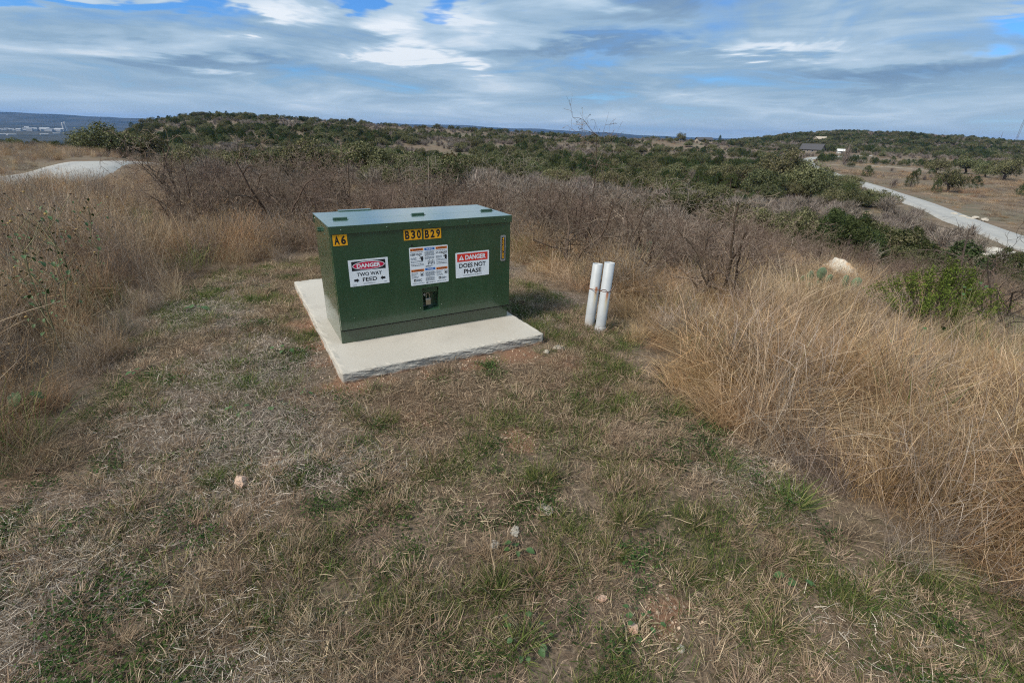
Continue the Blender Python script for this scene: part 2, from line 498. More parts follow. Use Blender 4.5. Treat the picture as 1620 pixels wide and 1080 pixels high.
# ------------------------------------------------------------------ roads
def road_material():
    mt, w, b = new_mat('pale_chipseal')
    pos = w.n('ShaderNodeNewGeometry').outputs['Position']
    n = w.noise(pos, .5, 6, .65); n2 = w.noise(pos, 9.0, 4, .7)
    uv = w.n('ShaderNodeAttribute', attribute_name='across')
    a = w.math('ABSOLUTE', uv.outputs['Fac'])
    track = w.math('SUBTRACT', 1.0, w.math('ABSOLUTE', w.math('MULTIPLY', w.math('SUBTRACT', a, .45), 4.0)), clamp=True)
    c = w.mix(w.rng(n, .3, .7, 0, 1), (0.27, 0.26, 0.235), (0.35, 0.335, 0.305))
    c = w.mix(w.math('MULTIPLY', track, .28), c, (0.17, 0.17, 0.17))
    c = w.mix(w.math('MULTIPLY', w.step(a, .93, 1.0), .8), c, (0.42, 0.40, 0.34))
    w.put(b.inputs['Base Color'], w.mix(w.math('MULTIPLY', n2, .25), c, (0.25, .25, .25)))
    b.inputs['Roughness'].default_value = .85
    return mt
ROAD_M = road_material()


def strip(name, pts, width, lift, mat, prof=9):
    """a road draped on the land along pts (x, y)"""
    P = np.array(pts, float)
    # resample with Catmull-Rom
    Q = []
    E_ = np.concatenate([[2 * P[0] - P[1]], P, [2 * P[-1] - P[-2]]])
    for i in range(1, len(E_) - 2):
        p0, p1, p2, p3 = E_[i - 1:i + 3]
        n = max(4, int(np.linalg.norm(p2 - p1) / 1.5))
        for t in np.linspace(0, 1, n, endpoint=False):
            Q.append(.5 * ((2 * p1) + (-p0 + p2) * t + (2 * p0 - 5 * p1 + 4 * p2 - p3) * t * t + (-p0 + 3 * p1 - 3 * p2 + p3) * t ** 3))
    Q.append(P[-1]); Q = np.array(Q)
    t = np.gradient(Q, axis=0); t /= np.linalg.norm(t, axis=1, keepdims=True)
    nrm = np.stack([t[:, 1], -t[:, 0]], -1)
    s = np.linspace(-1, 1, prof)
    XY = Q[:, None, :] + nrm[:, None, :] * (s * width / 2)[None, :, None]
    zc = tz(Q[:, 0], Q[:, 1])
    ker = np.ones(15) / 15; zc = np.convolve(np.pad(zc, 7, mode='edge'), ker, 'valid')
    Z = zc[:, None] + lift + 0.08 * (1 - s[None, :] ** 2)
    Z[:, 0] -= lift + .45; Z[:, -1] -= lift + .45          # the edges run down into the verge
    V = np.concatenate([XY, Z[..., None]], -1).reshape(-1, 3)
    n = len(Q)
    i = np.arange(n - 1)[:, None] * prof; j = np.arange(prof - 1)[None]
    F = np.stack([i + j, i + j + 1, i + prof + j + 1, i + prof + j], -1).reshape(-1, 4)
    me = np_mesh(name, V, F)
    a = me.attributes.new('across', 'FLOAT', 'POINT')
    a.data.foreach_set('value', np.tile(s, n).astype(np.float32))
    o = mobj(name, me, mat)
    return tag(o, kind='structure'), Q


ROAD_L = [(-24.2, 23.2), (-32.2, 36.1), (-40.3, 47.6), (-46.5, 58.5), (-49.0, 67), (-49.0, 76), (-45, 88)]
ROAD_R = [(52, 26), (60.5, 49), (72, 77), (86, 109), (98, 140), (107, 165), (118, 196), (134, 236), (160, 288), (182, 325), (215, 360), (262, 392)]
_, QL = strip('road', ROAD_L, 6.4, .16, ROAD_M)
_, QR = strip('road', ROAD_R, 6.4, .24, ROAD_M)
ALLROAD = np.concatenate([QL, QR])


def caliche_patch():
    mt, w, b = new_mat('white_caliche_rubble')
    pos = w.n('ShaderNodeNewGeometry').outputs['Position']
    v = w.n('ShaderNodeTexVoronoi'); w.put(v.inputs['Vector'], pos); v.inputs['Scale'].default_value = 3.5
    w.put(b.inputs['Base Color'], w.mix(v.outputs['Distance'], (0.62, 0.58, 0.50), (0.30, 0.26, 0.2)))
    b.inputs['Roughness'].default_value = .95
    cx, cy = 55.5, 52
    n, k = 48, 14
    rows = []
    for i in range(k + 1):
        for j in range(n):
            a = 2 * math.pi * j / n
            e = (i / k) * (1 + .25 * math.sin(3 * a + 1) + .15 * math.sin(7 * a))
            u_, v_ = 3.6 * e * math.cos(a), 15 * e * math.sin(a)
            X = cx + u_ * .93 + v_ * .37; Y = cy - u_ * .37 + v_ * .93
            rows.append((X, Y, tz1(X, Y) + .16 * (1 - (i / k) ** 2) - .03 + .12 * random.random() * (i < k)))
    F = [(i * n + j, i * n + (j + 1) % n, (i + 1) * n + (j + 1) % n, (i + 1) * n + j) for i in range(k) for j in range(n)]
    tag(mobj('caliche_verge', np_mesh('caliche_verge', rows, F), mt), kind='structure')
caliche_patch()

# ------------------------------------------------------------------ the concrete pad and the cabinet on it
BOX_O = Vector((-1.3194, 3.4754, 0)); YAW = 0.5202
BW, BD, BH, LIP = 1.46, 0.626, 0.907, 0.034


def concrete_material():
    mt, w, b = new_mat('broom_finished_concrete')
    pos = w.n('ShaderNodeTexCoord').outputs['Object']
    n = w.noise(pos, 2.2, 6, .6); n2 = w.noise(pos, 55, 5, .7); n3 = w.noise(pos, 260, 3, .7)
    x, y, z = w.xyz(pos)
    c = w.mix(w.rng(n, .3, .7, 0, 1), (0.36, 0.328, 0.28), (0.49, 0.455, 0.395))
    c = w.mix(w.math('MULTIPLY', w.step(n2, .52, .72), .35), c, (0.34, 0.305, 0.25))
    c = w.mix(w.rng(n3, .3, .7, 0, .3), c, (0.30, .29, .27))
    st = w.noise(pos, 1.1, 5, .7)
    c = w.mix(w.math('MULTIPLY', w.step(st, .52, .72), .35), c, (0.25, .21, .16))
    # form-side grey and red earth splashed on the lowest part
    side = w.step(w.math('ADD', z, w.math('MULTIPLY', w.math('SUBTRACT', n, .5), .02)), -.006, -.022)
    c = w.mix(w.math('MULTIPLY', side, .75), c, w.mix(n2, (0.30, .285, .255), (0.40, .38, .34)))
    mud = w.step(w.math('ADD', z, w.math('MULTIPLY', w.math('SUBTRACT', w.noise(pos, 7, 5, .6), .5), .09)), -.055, -.085)
    c = w.mix(w.math('MULTIPLY', mud, .8), c, (0.27, 0.14, 0.075))
    w.put(b.inputs['Base Color'], c)
    b.inputs['Roughness'].default_value = .9
    b.inputs['Specular IOR Level'].default_value = .2
    bp = w.n('ShaderNodeBump'); bp.inputs['Strength'].default_value = .5; bp.inputs['Distance'].default_value = .004
    w.put(bp.inputs['Height'], w.math('ADD', n2, n3)); w.put(b.inputs['Normal'], bp.outputs[0])
    return mt


def build_pad():
    x0, x1, y0, y1 = -.109, BW + .07, -.514, 1.953
    bm = bmesh.new()
    bmesh.ops.create_cube(bm, size=1)
    for v in bm.verts:
        v.co = Vector((x0 + (v.co.x + .5) * (x1 - x0), y0 + (v.co.y + .5) * (y1 - y0), -.16 + (v.co.z + .5) * .16))
    bmesh.ops.bevel(bm, geom=[e for e in bm.edges if max(v.co.z for v in e.verts) > -.01 or abs(e.verts[0].co.z - e.verts[1].co.z) > .1], offset=.014, segments=3, affect='EDGES', profile=.5)
    bmesh.ops.triangulate(bm, faces=bm.faces[:])
    for _ in range(6):
        bmesh.ops.subdivide_edges(bm, edges=[e for e in bm.edges if e.calc_length() > .05], cuts=1)
        bmesh.ops.triangulate(bm, faces=[f for f in bm.faces if len(f.verts) > 3])
    rnd = np.random.default_rng(3)
    co = np.array([v.co[:] for v in bm.verts])
    n = fbm(co[:, 0] * 1.0 + co[:, 2] * 3, co[:, 1] + co[:, 2] * 2, 9, 3) - .5
    n2 = fbm(co[:, 0] + co[:, 2] * 3 + 9, co[:, 1] + co[:, 2] * 2, 32, 2) - .5
    for v, a, b2 in zip(bm.verts, n, n2):
        edge = min(v.co.x - x0, x1 - v.co.x, v.co.y - y0, y1 - v.co.y)
        k = 1.0 if edge < .03 else 0.0
        v.co += v.normal * (a * .014 + b2 * .012) * k
    o = MB(); o.bm.free(); o.bm = bm
    ob = o.build('concrete_pad', concrete_material(), smooth=False, loc=BOX_O, rot=(0, 0, YAW))
    return tag(ob, 'pale weathered concrete slab carrying the green utility cabinet', 'concrete pad')
build_pad()


def paint_material(name='dark_green_enamel', col=(0.021, 0.058, 0.028)):
    mt, w, b = new_mat(name)
    pos = w.n('ShaderNodeTexCoord').outputs['Object']
    n = w.noise(pos, 4, 5, .6); n2 = w.noise(pos, 70, 4, .7)
    x, y, z = w.xyz(pos)
    dusty = w.math('MULTIPLY', w.step(w.math('ADD', z, w.math('MULTIPLY', w.math('SUBTRACT', n, .5), .25)), .30, .02), .10)
    c = w.mix(w.rng(n, .3, .7, 0, 1), tuple(q * .88 for q in col), tuple(q * 1.15 for q in col))
    c = w.mix(dusty, c, (0.16, .12, .085))
    chips = w.noise(pos, 31, 2, .5)
    c = w.mix(w.step(chips, .80, .81), c, (0.28, .33, .29))
    streak = w.noise(w.vmath('MULTIPLY', pos, (38, 38, 1.6)), 1.0, 4, .6)
    c = w.mix(w.math('MULTIPLY', w.step(streak, .5, .75), .10), c, (0.10, .13, .10))
    w.put(b.inputs['Base Color'], c)
    w.put(b.inputs['Roughness'], w.rng(n, .3, .7, .22, .32))
    b.inputs['Specular IOR Level'].default_value = .5
    b.inputs['Coat Weight'].default_value = .85
    b.inputs['Coat Roughness'].default_value = .10
    bp = w.n('ShaderNodeBump'); bp.inputs['Strength'].default_value = .02; bp.inputs['Distance'].default_value = .001
    w.put(bp.inputs['Height'], w.noise(pos, 160, 3, .6)); w.put(b.inputs['Normal'], bp.outputs[0])
    return mt


M_GREEN = paint_material()
M_BLACK = plain('black_print', (0.012, 0.012, 0.014), .5, var=.1)
M_WHITE = plain('white_label_film', (0.72, 0.75, 0.78), .4, var=.05, scale=12)
M_RED = plain('red_print', (0.62, 0.035, 0.022), .4, var=.06)
M_CRIM = plain('crimson_print', (0.50, 0.012, 0.055), .4, var=.06)
M_YEL = plain('yellow_label_film', (0.78, 0.36, 0.012), .4, var=.08)
M_ORG = plain('orange_print', (0.60, 0.15, 0.025), .45, var=.08)
M_BLUE = plain('blue_print', (0.025, 0.13, 0.42), .45, var=.08)
M_GREYT = plain('grey_small_print', (0.09, 0.10, 0.12), .6, var=.1)
M_STEEL = plain('dull_galvanised_steel', (0.42, 0.42, 0.40), .45, metal=.8, var=.15, scale=40)
M_BRASS = plain('weathered_brass', (0.40, 0.33, 0.22), .45, metal=.7, var=.2, scale=60)
M_DARK = plain('dark_cavity_and_shade', (0.01, 0.01, 0.01), .8)  # black for the vent hole and for the painted shade under the door


def text_mesh(body, height, x, z, y, width=None, bold=0.0, align='LEFT', thick=0.0006):
    """lettering as a thin solid in the XZ plane, facing -Y; (x, z) is its lower left (or centre) point"""
    cu = bpy.data.curves.new('t', 'FONT')
    cu.body = body; cu.size = 1.0; cu.offset = bold; cu.resolution_u = 3
    ob = bpy.data.objects.new('t', cu); COL.objects.link(ob)
    dg = bpy.context.evaluated_depsgraph_get()
    me = bpy.data.meshes.new_from_object(ob.evaluated_get(dg))
    bpy.data.objects.remove(ob); bpy.data.curves.remove(cu)
    co = np.array([v.co[:] for v in me.vertices])
    mn, mx = co.min(0), co.max(0)
    cap = mx[1] - mn[1]
    sy = height / cap
    sx = sy if width is None else width / (mx[0] - mn[0])
    w_ = (mx[0] - mn[0]) * sx
    ox = x - (w_ / 2 if align == 'CENTER' else 0)
    for v in me.vertices:
        v.co = Vector((ox + (v.co.x - mn[0]) * sx, y, z + (v.co.y - mn[1]) * sy))
    return me


def merge(meshes):
    bm = bmesh.new()
    for q in meshes:
        bm.from_mesh(q); bpy.data.meshes.remove(q)
    me = bpy.data.meshes.new('lettering'); bm.to_mesh(me); bm.free()
    return me


def rect(x0, x1, z0, z1, y, th=.0008, skew=0.0, name='panel', mat=None, parent=None, rnd=0.0):
    b = MB()
    pts = [(x0, z0), (x1, z0 + skew), (x1, z1 + skew), (x0, z1)]
    if rnd:
        pts = []
        for cx, cz, a0 in ((x1 - rnd, z0 + rnd, -90), (x1 - rnd, z1 - rnd, 0), (x0 + rnd, z1 - rnd, 90), (x0 + rnd, z0 + rnd, 180)):
            for k in range(5):
                a = R(a0 + 22.5 * k); pts.append((cx + rnd * math.cos(a), cz + rnd * math.sin(a)))
    b.poly(pts, y, th)
    return b.build(name, mat, parent)


def ellipse(cx, cz, rx, rz, y, name, mat, parent, th=.0004, n=40):
    b = MB(); b.poly([(cx + rx * math.cos(2 * math.pi * i / n), cz + rz * math.sin(2 * math.pi * i / n)) for i in range(n)], y, th)
    return b.build(name, mat, parent)


def build_cabinet():
    c = empty('utility_cabinet', BOX_O, YAW, 'dark green steel utility cabinet with hazard labels standing on the concrete pad', 'utility cabinet')
    g = M_GREEN
    b = MB()
    b.box(0, .008, .002, BD, .002, .894, .002); b.box(BW - .008, BW, .002, BD, .002, .894, .002)
    b.box(.008, BW - .008, BD - .008, BD - .001, .002, .852)
    b.build('side_walls', g, c)
    b = MB(); b.box(.001, BW - .001, 0, .010, .001, .165, .002); b.build('plinth', g, c)
    # front door: a shallow pan with the lock pocket let into it
    fx0, fx1, fz0, fz1 = 0.002, BW - .002, .12, .862
    rx0, rx1, rz0, rz1 = .659, .798, .183, .372
    fy, dep = -LIP, .078
    bm = bmesh.new()
    xs, zs = [fx0, rx0, rx1, fx1], [fz0, rz0, rz1, fz1]
    gv = [[bm.verts.new((x, fy, z)) for x in xs] for z in zs]
    for i in range(3):
        for j in range(3):
            if (i, j) != (1, 1):
                bm.faces.new((gv[i][j], gv[i][j + 1], gv[i + 1][j + 1], gv[i + 1][j]))
    pk = [bm.verts.new((x, fy + dep, z)) for x, z in ((rx0, rz0 + .012), (rx1, rz0 + .012), (rx1, rz1), (rx0, rz1))]
    rim = [gv[1][1], gv[1][2], gv[2][2], gv[2][1]]
    for i in range(4):
        bm.faces.new((rim[i], rim[(i + 1) % 4], pk[(i + 1) % 4], pk[i]))
    bm.faces.new(pk)
    ob = [gv[0][0], gv[0][3], gv[3][3], gv[3][0]]
    outer = [gv[0][0], gv[0][1], gv[0][2], gv[0][3], gv[1][3], gv[2][3], gv[3][3], gv[3][2], gv[3][1], gv[3][0], gv[2][0], gv[1][0]]
    bk = [bm.verts.new((v.co.x, -.001, v.co.z)) for v in outer]
    for i in range(12):
        j = (i + 1) % 12
        bm.faces.new((outer[i], bk[i], bk[j], outer[j]))
    q = MB(); q.bm.free(); q.bm = bm
    door = q.build('door', g, c)
    bv = door.modifiers.new('bev', 'BEVEL'); bv.width = .0025; bv.segments = 2; bv.limit_method = 'ANGLE'; bv.angle_limit = R(40)
    b = MB(); b.box(rx0 + .006, rx1 - .010, fy + .012, fy + .018, rz1 - .040, rz1 - .008, .001); b.build('pocket_flap', g, door)
    b = MB(); b.cyl((.694, fy + dep - .022, .300), (.694, fy + dep, .300), .011, seg=6); b.build('lock_bolt', M_STEEL, door)
    b = MB(); b.cyl((.592, fy - .0006, .724), (.592, fy + .001, .724), .0085, seg=14); b.build('vent_hole', M_DARK, door)
    for (x, z) in ((.109, .21), (1.346, .212), (.729, .396), (.634, .21), (.823, .213), (.30, .80)):
        b = MB(); b.sphere((x, fy, z), .0045, 1, (1, .5, 1)); b.build('rivet', g, door, True)
    b = MB(); b.box(.004, BW - .004, fy + .006, -.002, .1105, .1185); b.build('door_shade_strip', M_DARK, door)  # black strip standing in for the shade line under the door's overhang
    # lid in two halves, hinged
    hy = .245
    b = MB(); b.box(-.006, BW + .006, -LIP - .008, hy - .003, .8965, BH, .0025)
    b.box(-.0055, BW + .0055, -LIP - .0075, -LIP - .001, .850, .8975, .0015)
    b.box(-.006, -.001, -LIP + .001, hy - .004, .872, .8975, .001); b.box(BW + .001, BW + .006, -LIP + .001, hy - .004, .872, .8975, .001)
    fl = b.build('front_lid', g, c)
    for k in range(5):
        b = MB(); b.sphere((.079 + .329 * k, -LIP - .0075, .878), .0075, 2, (1, .75, 1)); b.build('carriage_bolt', g, fl, True)
    b = MB(); b.box(-.006, BW + .006, hy + .002, BD + .008, .8955, BH - .0008, .0025)
    b.box(-.005, BW + .005, BD + .001, BD + .007, .83, .8965, .001)
    rl = b.build('rear_lid', g, c)
    b = MB(); b.box(.20, .47, BD + .0085, BD + .060, .886, .9125, .003); b.build('lifting_flange', g, rl)
    for x in (.082, .695, 1.318):
        b = MB(); b.cyl((x, hy, BH + .0075), (x + .104, hy, BH + .0075), .0085, seg=12)
        b.box(x - .004, x + .108, hy - .028, hy + .024, BH + .0005, BH + .0035, .001)
        b.build('hinge', g, c)
    for (y, z, r) in ((.61, .866, .006), (.29, .862, .006), (.19, .858, .006), (.179, .817, .006), (.063, .862, .006)):
        b = MB(); b.sphere((-.0005, y, z), r, 2, (.7, 1, 1)); b.build('side_bolt', g, c, True)
    b = MB(); b.cyl((-.022, .358, .829), (.001, .358, .829), .011, seg=8); b.cyl((-.024, .352, .815), (-.002, .352, .815), .012, seg=12); b.build('grounding_stud', g, c)

    y = fy - .0012

    def plate(name, body, x0, x1, z0, z1, xs_, label):
        p = rect(x0, x1, z0, z1, fy - .0003, mat=M_YEL, parent=c, name=name)
        p['label'] = label
        ms = [text_mesh(ch, (z1 - z0) * .80, xx, z0 + (z1 - z0) * .10, y - .0002, width=ww, bold=.038) for ch, (xx, ww) in zip(body, xs_)]
        mobj('lettering', merge(ms), M_BLACK, p)
    plate('number_plate', 'A6', .016, .116, .768, .8465, [(.025, .037), (.072, .034)], 'small yellow plate reading A6')
    plate('number_plate', 'B30', .5325, .6755, .767, .8475, [(.543, .034), (.590, .033), (.636, .032)], 'yellow plate reading B30')
    plate('number_plate', 'B29', .6905, .834, .7645, .8425, [(.700, .034), (.746, .033), (.793, .032)], 'yellow plate reading B29')

    # DANGER TWO WAY FEED
    s = rect(.103, .397, .4555, .6555, fy - .0003, mat=M_WHITE, parent=c, name='danger_sign')
    s['label'] = 'white sign with crimson oval reading DANGER TWO WAY FEED'
    rect(.125, .377, .5725, .6430, y, th=.0002, mat=M_BLACK, parent=s, name='header')
    ellipse(.251, .6075, .120, .0325, y - .0004, 'oval_rim', M_WHITE, s, th=.0002)
    ellipse(.251, .6075, .114, .0280, y - .0008, 'oval', M_CRIM, s, th=.0002)
    mobj('lettering', text_mesh('DANGER', .0315, .251, .592, y - .0012, width=.176, bold=.036, align='CENTER'), M_WHITE, s)
    mobj('lettering', merge([text_mesh('TWO WAY', .029, .251, .5285, y - .0003, width=.188, bold=.022, align='CENTER'),
                             text_mesh('FEED', .029, .251, .4865, y - .0003, width=.108, bold=.02, align='CENTER')]), M_BLACK, s)
    for sx, x in ((1, .153), (-1, .349)):
        b = MB(); pt = [(-.019, -.0085), (.002, -.0085), (.002, -.0155), (.019, 0), (.002, .0155), (.002, .0085), (-.019, .0085)]
        b.poly([(x + sx * u_, .5005 + v_) for u_, v_ in pt], y - .0003, .0002); b.build('arrow', M_BLACK, s)
    b = MB()
    for x0, x1, z in ((.20, .29, .4695), (.122, .15, .4640), (.355, .378, .4690)):
        b.poly([(x0, z), (x1, z), (x1, z + .0028), (x0, z + .0028)], y - .0003, .0002)
    b.build('small_print', M_GREYT, s)['kind'] = 'stuff'

    # DANGER DOES NOT PHASE
    s = rect(.951, 1.256, .4215, .6325, fy - .0003, mat=M_WHITE, parent=c, name='danger_sign', rnd=.006)
    s['label'] = 'white sign with red header reading DANGER DOES NOT PHASE'
    rect(.965, 1.242, .5560, .6215, y, th=.0002, mat=M_RED, parent=s, name='header')
    mobj('lettering', text_mesh('DANGER', .040, 1.131, .5685, y - .0005, width=.188, bold=.038, align='CENTER'), M_WHITE, s)
    b = MB(); b.poly([(.980, .5690), (1.026, .5690), (1.003, .6100)], y - .0005, .0002); b.build('warning_triangle', M_WHITE, s)
    mobj('exclamation_mark', text_mesh('!', .025, 1.003, .573, y - .0010, bold=.04, align='CENTER'), M_RED, s)
    mobj('lettering', merge([text_mesh('DOES NOT', .038, 1.1035, .5030, y - .0003, width=.243, bold=.028, align='CENTER'),
                             text_mesh('PHASE', .038, 1.1035, .4530, y - .0003, width=.160, bold=.028, align='CENTER')]), M_BLACK, s)
    b = MB(); x = 1.018
    rs = random.Random(4)
    while x < 1.185:
        ww = rs.uniform(.006, .02); b.poly([(x, .4365), (x + ww, .4365), (x + ww, .4405), (x, .4405)], y - .0003, .0002); x += ww + .004
    b.build('small_print', M_GREYT, s)['kind'] = 'stuff'

    # the six-panel notice
    X0, X1, Z0, Z1 = .567, .886, .4045, .708
    s = rect(X0, X1, Z0, Z1, fy - .0003, mat=M_WHITE, parent=c, name='warning_label', rnd=.008)
    s['label'] = 'white six-panel notice with orange and blue headers'
    cols = ((.575, .681), (.690, .774), (.783, .879))
    dark, grey = MB(), MB()
    def lines(b_, x0, x1, ztop, n, pitch=.0066, h=.0030, ragged=.3):
        for i in range(n):
            z_ = ztop - i * pitch; xx = x0; end = x1 - rs.random() * ragged * (x1 - x0)
            while xx < end:
                ww = min(rs.uniform(.006, .017), end - xx)
                if ww > .002: b_.poly([(xx, z_), (xx + ww, z_), (xx + ww, z_ + h), (xx, z_ + h)], y - .0003, .0002)
                xx += ww + .0028
    for ci, (x0, x1) in enumerate(cols):
        for row, zt in ((0, .699), (1, .5335)):
            if ci == 1: zt = .698 if row == 0 else .5365
            hd = rect(x0, x1, zt - .0195, zt, y, th=.0002, mat=(M_BLUE if ci == 1 else M_ORG), parent=s, name='header')
            wd = {0: 'WARNING', 1: 'NOTICE', 2: 'ADVERTENCIA'}[ci] if row == 0 else {0: 'WARNING', 1: 'AVISO', 2: 'ADVERTENCIA'}[ci]
            mobj('header_lettering', text_mesh(wd, .0105, (x0 + x1) / 2 + (.006 if ci != 1 else 0), zt - .0150, y - .0005, width=(x1 - x0) * (.68 if ci != 1 else .6), bold=.02, align='CENTER'), M_WHITE if ci == 1 else M_BLACK, s)
            if ci != 1:
                b = MB(); b.poly([(x0 + .005, zt - .0150), (x0 + .015, zt - .0150), (x0 + .010, zt - .0055)], y - .0005, .0002); b.build('warning_triangle', M_BLACK, s)
        if ci != 1:
            lines(grey, x0, x1, .669, 1, ragged=.05)
            lines(grey, x0, x0 + .055, .624, 3); lines(grey, x0, x1, .598, 2, pitch=.009, ragged=.2); lines(dark, x0, x1, .5735, 1, ragged=.02); lines(dark, x0 + .004, x1, .5615, 1, h=.0042, ragged=.02)
            lines(grey, x0, x0 + .058, .503, 3, pitch=.0085); lines(grey, x0, x0 + .064, .474, 2, pitch=.0085); lines(grey, x0 + .004, x1, .4185, 1, ragged=.3)
        else:
            lines(grey, x0, x1, .668, 6, ragged=.1); lines(grey, x0, x1, .623, 3, ragged=.1)
            lines(grey, x0, x1, .504, 6, ragged=.1); lines(grey, x0, x1, .459, 5, ragged=.15); lines(dark, x0 + .018, x1, .4165, 1, h=.004, ragged=.02)
    grey.build('small_print', M_GREYT, s)['kind'] = 'stuff'; dark.build('small_print', M_BLACK, s)['kind'] = 'stuff'
    mobj('lettering', text_mesh('KEEP OUT!', .0165, .576, .6435, y - .0003, width=.090, bold=.03), M_BLACK, s)
    mobj('lettering', text_mesh('NO ACERCARSE!', .0165, .784, .6435, y - .0003, width=.094, bold=.02), M_BLACK, s)
    for (x, z) in ((.667, .617), (.866, .617)):                       # hand reaching towards a spark
        b = MB()
        b.poly([(x - .030, z + .030), (x - .026, z + .031), (x - .004, z + .014), (x - .008, z + .010)], y - .0003, .0002)
        b.poly([(x - .010, z - .004), (x - .004, z - .020), (x + .006, z - .022), (x + .010, z - .004), (x + .008, z + .016), (x + .002, z + .018), (x - .006, z + .012)], y - .0006, .0002)
        b.poly([(x - .022, z + .004), (x - .008, z + .008), (x - .007, z + .003), (x - .020, z - .001)], y - .0003, .0002)
        b.build('hand_symbol', M_BLACK, s)
    for (x, z) in ((.661, .492), (.864, .492)):                       # round pictogram
        ro = ellipse(x, z, .0165, .0175, y - .0003, 'pictogram', M_BLACK, s, th=.0002)
        ellipse(x, z, .0140, .0150, y - .0006, 'pictogram_field', M_WHITE, s, th=.0002)
        b = MB(); b.poly([(x - .008, z - .010), (x + .004, z - .012), (x + .007, z - .001), (x + .002, z + .010), (x - .002, z + .004), (x - .007, z + .003)], y - .0010, .0002)
        b.build('pictogram_figure', M_BLACK, s)
    for x0 in (.592, .800):                                           # telephone box symbol
        b = MB(); b.poly([(x0, .436), (x0 + .020, .436), (x0 + .020, .455), (x0, .455)], y - .0003, .0002); b.build('symbol', M_BLACK, s)
        b = MB(); b.poly([(x0 + .006, .442), (x0 + .014, .442), (x0 + .014, .449), (x0 + .006, .449)], y - .0007, .0002); b.build('symbol_centre', M_WHITE, s)
        b = MB(); lines(b, x0 + .024, x0 + .070, .449, 3, h=.0042); b.build('small_print', M_GREYT, s)['kind'] = 'stuff'
    b = MB(); b.poly([(.694, .412), (.706, .412), (.706, .423), (.694, .423)], y - .0003, .0002); b.build('symbol', M_GREYT, s)
    for k in range(5):                                                # the sketch of people round a cabinet
        b = MB(); x = .717 + k * .012; z = .580 + .006 * (k % 2) - .0 * k
        b.poly([(x - .002, z - .018), (x + .003, z - .018), (x + .005, z), (x + .002, z + .006), (x - .003, z + .002)], y - .0003, .0002)
        b.poly([(x - .004, z + .010), (x + .003, z + .008), (x + .004, z + .014), (x - .002, z + .016)], y - .0003, .0002)
        b.build('sketch_figure', M_GREYT, s)
    b = MB(); lines(b, .694, .760, .552, 2, h=.004, pitch=.006); b.build('sketch_ground', M_GREYT, s)

    # vertical serial strip in a metal holder
    h = rect(1.364, 1.413, .5260, .7460, fy - .0003, th=.002, mat=M_STEEL, parent=c, name='serial_holder', rnd=.012)
    h['label'] = 'narrow upright metal holder with yellow numerals on black'
    rect(1.3745, 1.4025, .5420, .7290, fy - .0026, th=.0003, mat=M_BLACK, parent=h, name='serial_strip')
    ms = []
    for k, ch in enumerate('4525705'):
        ms.append(text_mesh(ch, .0215, 1.3885, .7290 - .0262 * (k + 1) + .0030, fy - .0033, width=.017, bold=.022, align='CENTER'))
    mobj('numerals', merge(ms), M_YEL, h)

    # padlock hanging on the bolt: a thing of its own
    pl = empty('padlock', BOX_O + Matrix.Rotation(YAW, 3, 'Z') @ Vector((.7185, fy + .050, .213)), YAW, 'small weathered brass padlock hanging in the lock pocket of the green cabinet', 'padlock')
    b = MB(); b.box(-.0215, .0215, -.009, .009, 0, .046, .003); b.build('body', M_BRASS, pl)
    b = MB(); b.box(-.0225, .0225, -.010, .010, .0465, .056, .002); b.build('collar', M_STEEL, pl)
    pts = [(-.0145, 0, .054), (-.0145, 0, .088)] + [(-.0145 * math.cos(a), 0, .088 + .0145 * math.sin(a)) for a in np.linspace(.3, math.pi - .3, 7)] + [(.0145, 0, .088), (.0145, 0, .054)]
    V, F = tube_arrays([np.array(pts)], [np.full(len(pts), .0034)], 8)
    mobj('shackle', np_mesh('shackle', V, F, smooth=True), M_BRASS, pl)
build_cabinet()

# ------------------------------------------------------------------ two PVC pipes tied together
def pvc_material():
    mt, w, b = new_mat('chalky_white_pvc')
    pos = w.n('ShaderNodeTexCoord').outputs['Object']
    x, y, z = w.xyz(pos)
    n = w.noise(pos, 8, 5, .6)
    c = w.mix(w.rng(n, .3, .7, 0, 1), (0.34, 0.36, 0.375), (0.42, 0.44, 0.45))
    # rust run below the wire, narrow and fading downwards
    wav = w.math('MULTIPLY', w.math('SUBTRACT', w.noise(w.comb(0, 0, z), 14, 3, .5), .5), .012)
    lat = w.step(w.math('ABSOLUTE', w.math('ADD', w.math('SUBTRACT', x, .010), wav)), .017, .004)
    front = w.step(y, 0.0, -.02)
    run = w.math('MULTIPLY', w.step(z, .18, .40), w.step(z, .425, .41))
    rust = w.math('MULTIPLY', w.math('MULTIPLY', lat, front), run)
    c = w.mix(w.math('MULTIPLY', rust, .9), c, w.mix(w.step(z, .31, .405), (0.46, .36, .17), (0.30, .085, .015)))
    mud = w.step(w.math('ADD', z, w.math('MULTIPLY', n, .10)), .20, .05)
    c = w.mix(w.math('MULTIPLY', mud, .55), c, (0.30, .24, .17))
    w.put(b.inputs['Base Color'], c)
    b.inputs['Roughness'].default_value = .5
    return mt
M_PVC = pvc_material()
M_RUST = plain('rusty_wire', (0.16, 0.055, 0.02), .8, var=.3, scale=90)


def hollow_pipe(name, r, L, parent, z0=0.0):
    prof = [(r, z0), (r, L), (r - .0012, L + .0012), (r - .0045, L + .0012), (r - .0055, L), (r - .0055, z0)]
    n = 40
    V = [(a * math.cos(2 * math.pi * i / n), a * math.sin(2 * math.pi * i / n), z) for (a, z) in prof for i in range(n)]
    F = [(k * n + i, k * n + (i + 1) % n, (k + 1) * n + (i + 1) % n, (k + 1) * n + i) for k in range(len(prof) - 1) for i in range(n)]
    return mobj(name, np_mesh(name, V, F, smooth=True), M_PVC, parent)


